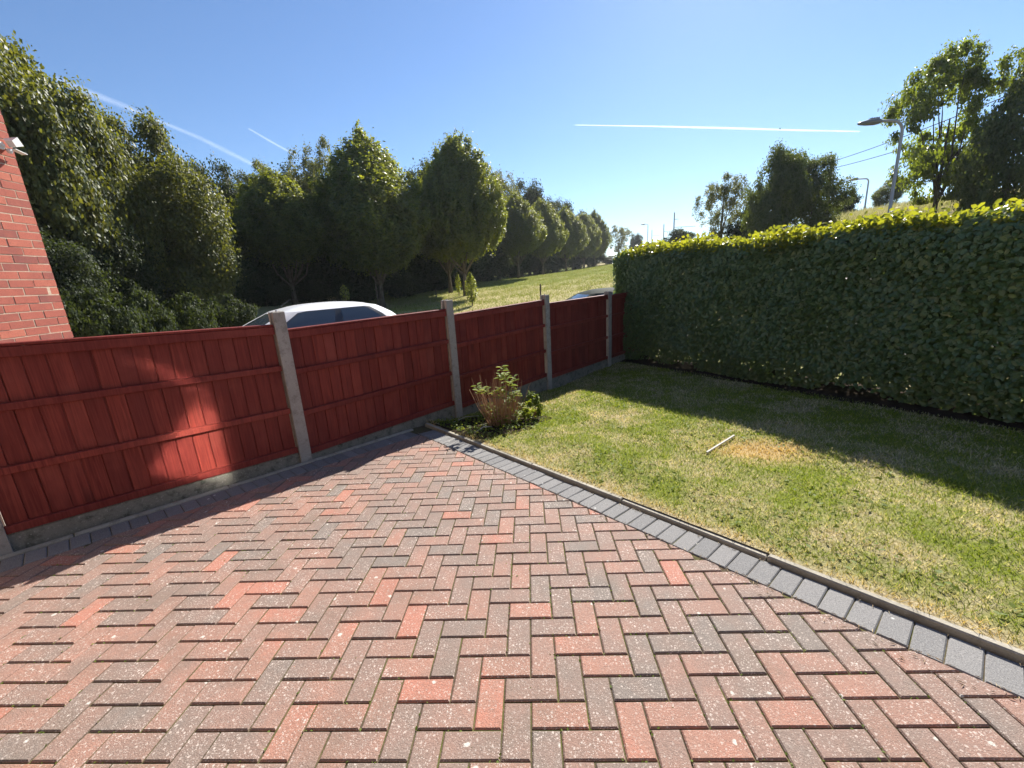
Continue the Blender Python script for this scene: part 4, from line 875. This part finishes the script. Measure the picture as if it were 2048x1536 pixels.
for i, (p0, p1) in enumerate((((-1.32, 3.78), (-1.02, 3.92)), ((-.93, 3.33), (-.86, 3.48)), ((-.98, 3.22), (-.80, 3.34)))):
    a = Vector((*p0, float(lawn_z(*p0)) + .015)); b = Vector((*p1, float(lawn_z(*p1)) + .05)); m_ = MB(); mid = a.lerp(b, .5) + Vector((0, 0, .03))
    m_.tube([a - a, mid - a, b - a], [.005, .004, .002], 5); o = m_.build('twig', M['batten'], None); o.location = a; tag(o, TL[i], 'twig', 'twigs on the soil bed')
# bleached batten lying on the lawn
a = Vector((1.134, 2.401, 0)); b = Vector((1.552, 2.794, 0)); L = (b - a).length; m_ = MB()
m_.box((0, 0, 0), (L, .015, .010)); o = m_.build('wooden_batten', M['batten']); c = a.lerp(b, .5); o.location = (c.x, c.y, float(lawn_z(c.x, c.y)) + .026); o.rotation_euler = (0, .03, math.atan2((b - a).y, (b - a).x)); tag(o, 'thin bleached wooden batten lying on the scorched lawn', 'batten')

# ------------------------------------------------------------------ cars
def glass_mat(name, col):
    t_ = NT(name); return t_.done(col, 0.04, spec=1.0)
M['glass'] = glass_mat('car_glass', (0.045, 0.062, 0.082)); M['white_paint'] = plain('white_car_paint', (0.78, 0.79, 0.80), 0.22, 0.5); M['dark_paint'] = plain('dark_teal_car_paint', (0.010, 0.020, 0.018), 0.75, 0.05)  # bluish glass base stands in for part of the reflected sky
M['lamp'] = plain('headlamp_lens', (0.6, 0.62, 0.64), 0.1, 0.6); M['tail'] = plain('tail_lamp_lens', (0.30, 0.02, 0.02), 0.2, 0.6)
def car(name, label, loc, heading, paint, L=3.95, Wd=1.72, H=1.50):
    o = thing(name, label, 'car', loc, heading); hw = Wd / 2
    # lower body loft, x forward
    st = [(-L / 2, .60, .36, .86), (-L / 2 + .10, .86, .24, .98), (-1.35, .98, .20, 1.00), (-.6, 1.0, .19, .97), (.2, 1.0, .19, .94), (.85, 1.0, .19, .93), (1.25, .98, .20, .90), (1.62, .93, .22, .80), (L / 2 - .06, .80, .28, .66), (L / 2, .62, .36, .56)]
    m_ = MB(); V = []; n = 0
    for x, wf, zb, zs in st:
        w = hw * wf; sec = [(0, zb), (w * .86, zb), (w * .97, zb + .10), (w, zb + (zs - zb) * .45), (w * .985, zs - .12), (w * .93, zs - .02), (w * .80, zs + .012), (0, zs + .035)]
        ring = [(x, y, z) for y, z in sec] + [(x, -y, z) for y, z in sec[-2:0:-1]]; n = len(ring); V += ring
    F = [tuple(range(n - 1, -1, -1)), tuple((len(st) - 1) * n + k for k in range(n))]
    for i in range(len(st) - 1): F += [(i * n + k, i * n + (k + 1) % n, (i + 1) * n + (k + 1) % n, (i + 1) * n + k) for k in range(n)]
    m_.add(V, F)
    # greenhouse shell: rings from belt to roof
    def gsec(v):
        e = v ** 1.0; xf = 1.02 - .80 * e - .05 * e * e; xr = -1.72 + .42 * e * e + .05 * e; w = hw * (.93 - .20 * e - .05 * e ** 3); z = .93 + (H - .10 - .93) * v; return xf, xr, w, z
    lev = [0, .33, .66, .88, 1.0]; rings = []
    for v in lev:
        xf, xr, w, z = gsec(v); r = []
        xs = np.linspace(xr, xf, 13); c = .10 + .10 * v
        for x in xs:
            q = 1 - (max(0, (x - (xf - .5)) / .5)) ** 2.4 * .22 - (max(0, ((xr + .35) - x) / .35)) ** 2.4 * .20; r.append((x, w * q))
        full = [(x, y, z) for x, y in r] + [(x, -y, z) for x, y in r[::-1]]; rings.append(full)
    g0 = len(m_.v); V = [p for r in rings for p in r]; k_ = len(rings[0]); F = []
    for i in range(len(lev) - 1): F += [(i * k_ + j, i * k_ + (j + 1) % k_, (i + 1) * k_ + (j + 1) % k_, (i + 1) * k_ + j) for j in range(k_)]
    m_.add(V, F)
    # roof cap, arched both ways
    top = rings[-1]; m = 13; xf, xr, w, z = gsec(1.0); V = []
    for j in range(9):
        fy = 1 - 2 * j / 8
        for i in range(m):
            x, y = top[i][0], top[i][1] * fy; fx = (x - (xf + xr) / 2) / ((xf - xr) / 2); V.append((x, y, z + .10 * (1 - abs(fx) ** 2.6) ** .8 * (1 - fy ** 4) + (.0 if abs(fy) < 1 else 0)))
    F = [(j * m + i, j * m + i + 1, (j + 1) * m + i + 1, (j + 1) * m + i) for j in range(8) for i in range(m - 1)]; m_.add(V, F)
    b = m_.build('body', paint, o, True)
    # glazing
    def side(u, v, s):
        i = min(len(lev) - 2, max(0, sum(1 for q in lev[1:-1] if v >= q))); f = (v - lev[i]) / (lev[i + 1] - lev[i]); a, c = rings[i], rings[i + 1]
        uu = u * 12; q = min(11, int(uu)); g = uu - q
        P0 = Vector(a[q]).lerp(Vector(a[q + 1]), g); P1 = Vector(c[q]).lerp(Vector(c[q + 1]), g); p = P0.lerp(P1, f); p.y = (p.y + .006) * s; p.z += .002; return p
    def pane(nm, u0, u1, v0, v1, s, mat=M['glass'], slantf=0.0, slantr=0.0, nu=8, nv=6, extra=0.0):
        g = MB(); V = []
        for j in range(nv + 1):
            v = v0 + (v1 - v0) * j / nv
            for i in range(nu + 1):
                f = i / nu; u = (u0 + slantr * j / nv) * (1 - f) + (u1 - slantf * j / nv) * f
                vv = v if 0.0 < f < 1 else v0 + (v - v0) * .96
                p = side(u, vv, s); p.y += extra * s; V.append(p)
        g.add(V, [(j * (nu + 1) + i, j * (nu + 1) + i + 1, (j + 1) * (nu + 1) + i + 1, (j + 1) * (nu + 1) + i) for j in range(nv) for i in range(nu)]); return g.build(nm, mat, o, True)
    for s in (1, -1):
        pane('window_surround', .10, .90, .03, .985, s, M['trim'], .02, .03, 12, 6)
        pane('front_window', .525, .885, .05, .955, s, slantf=.02, extra=.004); pane('rear_window', .14, .465, .07, .955, s, slantr=.035, extra=.004)
    def screen(nm, f0, y0, mat=M['glass']):
        g = MB(); V = []; nv, nu = 6, 8
        for j in range(nv + 1):
            v = .03 + .90 * j / nv; xf, xr, w, z = gsec(v); 
            for i in range(nu + 1):
                y = (1 - 2 * i / nu) * w * y0; q = (y / (w * y0)) ** 2
                x = (xf + .022 - .035 * q) if f0 else (xr - .022 + .03 * q); V.append((x, y, z + .004))
        g.add(V, [(j * (nu + 1) + i, j * (nu + 1) + i + 1, (j + 1) * (nu + 1) + i + 1, (j + 1) * (nu + 1) + i) for j in range(nv) for i in range(nu)]); return g.build(nm, mat, o, True)
    screen('windscreen', True, .74); screen('rear_screen', False, .74)
    for s in (1, -1):
        for x in (1.22, -1.22):
            wme = MB(); wme.tube([(x, s * (hw - .20), .31), (x, s * (hw - .02), .31), (x, s * (hw + .004), .31)], [.31, .31, .27], 20); wh = wme.build('wheel', M['rubber'], o, False)
            r_ = MB(); r_.tube([(x, s * (hw - .03), .31), (x, s * (hw + .012), .31)], [.205, .19], 18); r_.build('rim', M['rim'], wh)
        h_ = MB(); h_.box((L / 2 - .22, s * hw * .68, .66), (.30, .26, .14), Matrix.Rotation(-s * .5, 3, 'Z')); h_.build('headlight', M['lamp'], o)
        h_ = MB(); h_.box((-L / 2 + .10, s * hw * .74, .82), (.10, .16, .30)); h_.build('tail_light', M['tail'], o)
        mr = MB(); mr.box((.72, s * (hw + .09), 1.0), (.12, .16, .12)); mr.box((.74, s * (hw - .01), .97), (.05, .12, .03)); mr.build('wing_mirror', paint, o)
    h_ = MB(); h_.box((L / 2 + .008, 0, .46), (.03, .52, .11)); h_.build('number_plate', M['white_plastic'], o)
    a_ = MB(); a_.tube([(.1, 0, H - .01), (-.06, 0, H + .10)], [.006, .003], 5); a_.build('aerial', M['trim'], o)
    return o
wc = car('white_car', 'white hatchback parked beyond the red fence', (-4.55, 6.3, -.275), math.radians(227), M['white_paint']); wc.scale = (1.12, 1, 1)
x, y, _ = at(1182, 585, 11.6); car('dark_car', 'dark car whose roof just shows beside the hedge', (x, y, gz(x, y) + .09), math.radians(196), M['dark_paint'], H=1.46)

# ------------------------------------------------------------------ street lamps, tram poles and wires
def street_lamp(px, pbend, ptop, D, label, arm, head):
    x, y, zt = at(px, ptop, D); z = gz(x, y) - .1; zt -= z; r = .045 if D < 30 else .07; vx, vy = R3[0][0], R3[0][1]
    o = thing('street_lamp', label, 'street lamp', (x, y, z), 0, 'street lamps'); m_ = MB(); q = .34
    pts = [(0, 0, -.2), (0, 0, 1.2), (0, 0, 1.25), (0, 0, zt - q)] + [(-vx * q * (1 - math.cos(a)), -vy * q * (1 - math.cos(a)), zt - q + q * math.sin(a)) for a in (.35, .75, 1.15, 1.5708)] + [(-vx * (q + arm), -vy * (q + arm), zt + .01)]
    m_.tube(pts, [r * 1.7, r * 1.7, r * 1.15, r] + [r * .95] * 5, 10); m_.build('column', M['galv'], o, True)
    b = Vector(pts[-1]); d = Vector((-vx, -vy, -.05)).normalized(); s = Vector((0, 0, 1)).cross(d).normalized(); u = d.cross(s); h_ = MB()
    secs = [(0, .05, .05), (.05, .085, .07), (.18, .13, .085), (.42, .13, .07), (.60, .09, .045), (.68, .025, .012)]; V = []
    for l, w, t_ in secs:
        c = b + d * l * head; V += [c + (s * math.cos(a) * w + u * math.sin(a) * t_) * head for a in np.arange(0, 6.28, .6283)]
    n = 10; h_.add(V, [tuple(range(n - 1, -1, -1)), tuple(5 * n + k for k in range(n))] + [(i * n + k, i * n + (k + 1) % n, (i + 1) * n + (k + 1) % n, (i + 1) * n + k) for i in range(5) for k in range(n)]); hd = h_.build('lantern', M['lantern'], o, True)
    f_ = MB()
    for j in range(4): c = b + d * (.10 + .07 * j) * head + u * .085 * head; f_.box(c, (.008, .14 * head, .05 * head), Matrix.Rotation(math.atan2(d.y, d.x), 3, 'Z'))
    f_.build('cooling_fin', M['lantern'], hd)
street_lamp(1808, 250, 240, 20, 'grey street lamp with bent arm beside the young oak', .40, 1.10)
street_lamp(1738, 360, 357, 62, 'distant thin street lamp on the crest of the bank', .8, 1.5)
street_lamp(1296, 450, 448, 105, 'tiny far street lamp left of the tram poles', .3, 1.5)
def tram_pole(px, ptop, D, label, arms):
    x, y, zt = at(px, ptop, D); z = gz(x, y); zt -= z; o = thing('tram_pole', label, 'pole', (x, y, z), 0, 'overhead line poles'); m_ = MB(); m_.tube([(0, 0, -.3), (0, 0, zt)], [.14, .11], 8); m_.build('mast', M['galv'], o)
    for dz, l in arms:
        a_ = MB(); e = Vector((R3[0][0], R3[0][1], 0)) * l; a_.tube([(0, 0, zt - dz), (e.x, e.y, zt - dz)], [.05, .04], 6); a_.build('bracket', M['galv'], o)
    return Vector((x, y, z + zt))
p1 = tram_pole(1666, 313, 48, 'tram pole rising behind the dense tree on the bank', [(1.4, -2.0)])
tram_pole(1349, 425, 88, 'taller far tram pole with a cross arm, left of the airy tree', [(2.6, 4.0), (1.2, .8)])
tram_pole(1328, 448, 118, 'shorter far tram pole beside the taller one', [(1.8, 3.0)])
tram_pole(1304, 460, 150, 'farthest tiny tram pole above the hedge end', [(1.8, 2.5)])
for j, (py0, px1, py1) in enumerate(((322, 2030, 185), (336, 2030, 226))):
    a = Vector(at(1668, py0, 48)); b = Vector(at(px1, py1, 30)); m_ = MB(); pts = []
    for i in range(13):
        f = i / 12; p = a.lerp(b, f); p.z -= 1.0 * f * (1 - f) * .5; pts.append(p - a)
    m_.tube(pts, .022, 5); o = m_.build('overhead_wire', M['rubber']); o.location = a; tag(o, ['upper', 'lower'][j] + ' overhead wire sloping from the tram pole behind the street lamp', 'wire', 'overhead wires')

# ------------------------------------------------------------------ contrails
def contrail(pts, rads, label, fac, D=5200, layers=1):
    t_ = NT('ice_trail'); P = t_.coord('Object'); nz = t_.noise(P, 0.004, 4, .6)
    df_ = t_.new('BsdfDiffuse', {'Color': (.95, .95, .95, 1)}); tl = t_.new('BsdfTranslucent', {'Color': (.95, .95, .95, 1)}); ad = t_.new('AddShader', {0: df_.outputs[0], 1: tl.outputs[0]})
    f = t_.math('MULTIPLY', t_.ramp(nz, [(.25, .45), (.6, 1.0)]), fac); mx = t_.new('MixShader', {0: f, 1: t_.new('BsdfTransparent').outputs[0], 2: ad.outputs[0]}); t_.t.links.new(mx.outputs[0], t_.out.inputs[0])
    W3 = [Vector(at(px, py, D)) for px, py in pts]; c = W3[len(W3) // 2].copy(); m_ = MB()
    for L in range(layers):
        k = 1 - L / layers * .8; m_.tube([w - c for w in W3], [r * k * D / 834 * 1.25 for r in rads], 12, False)
    o = m_.build('contrail', t_.m, None, True); o.location = c; tag(o, label, 'contrail', 'contrails'); o.visible_shadow = True
def lerp_pts(P, n=24):
    out = []
    for i in range(n + 1):
        f = i / n * (len(P) - 1); k = min(len(P) - 2, int(f)); g = f - k; out.append(tuple(P[k][j] * (1 - g) + P[k + 1][j] * g for j in range(len(P[0]))))
    return out
c1 = lerp_pts([(1150, 250, .6), (1300, 252.5, 1.0), (1450, 256, 1.4), (1600, 260.5, 1.1), (1720, 263, .7)]); contrail([p[:2] for p in c1], [p[2] for p in c1], 'bright level contrail left of the street lamp', .13)
c2 = lerp_pts([(110, 158, 4), (185, 188, 4), (250, 213, 3.5), (300, 235, 1.8), (350, 255, 2.4), (400, 276, 2.8), (450, 301, 3.4), (500, 326, 2.8), (560, 346, 3)]); contrail([p[:2] for p in c2], [p[2] for p in c2], 'long soft diagonal contrail above the wood', .016, layers=4)
c3 = lerp_pts([(497, 257, .9), (540, 282, 1.3), (590, 310, 1.3)]); contrail([p[:2] for p in c3], [p[2] for p in c3], 'short thin diagonal contrail above the birches', .07)

# ------------------------------------------------------------------ summer haze
hb = MB(); hb.box((0, 0, 20), (1020, 1020, 52)); th_ = NT('haze_air'); pv = th_.new('VolumePrincipled', {'Color': (.90, .95, 1.0, 1), 'Density': 0.00035, 'Anisotropy': 0.3}); th_.t.links.new(pv.outputs[0], th_.out.inputs['Volume'])
for l_ in list(th_.out.inputs['Surface'].links): th_.t.links.remove(l_)
tag(hb.build('haze', th_.m), kind='stuff')
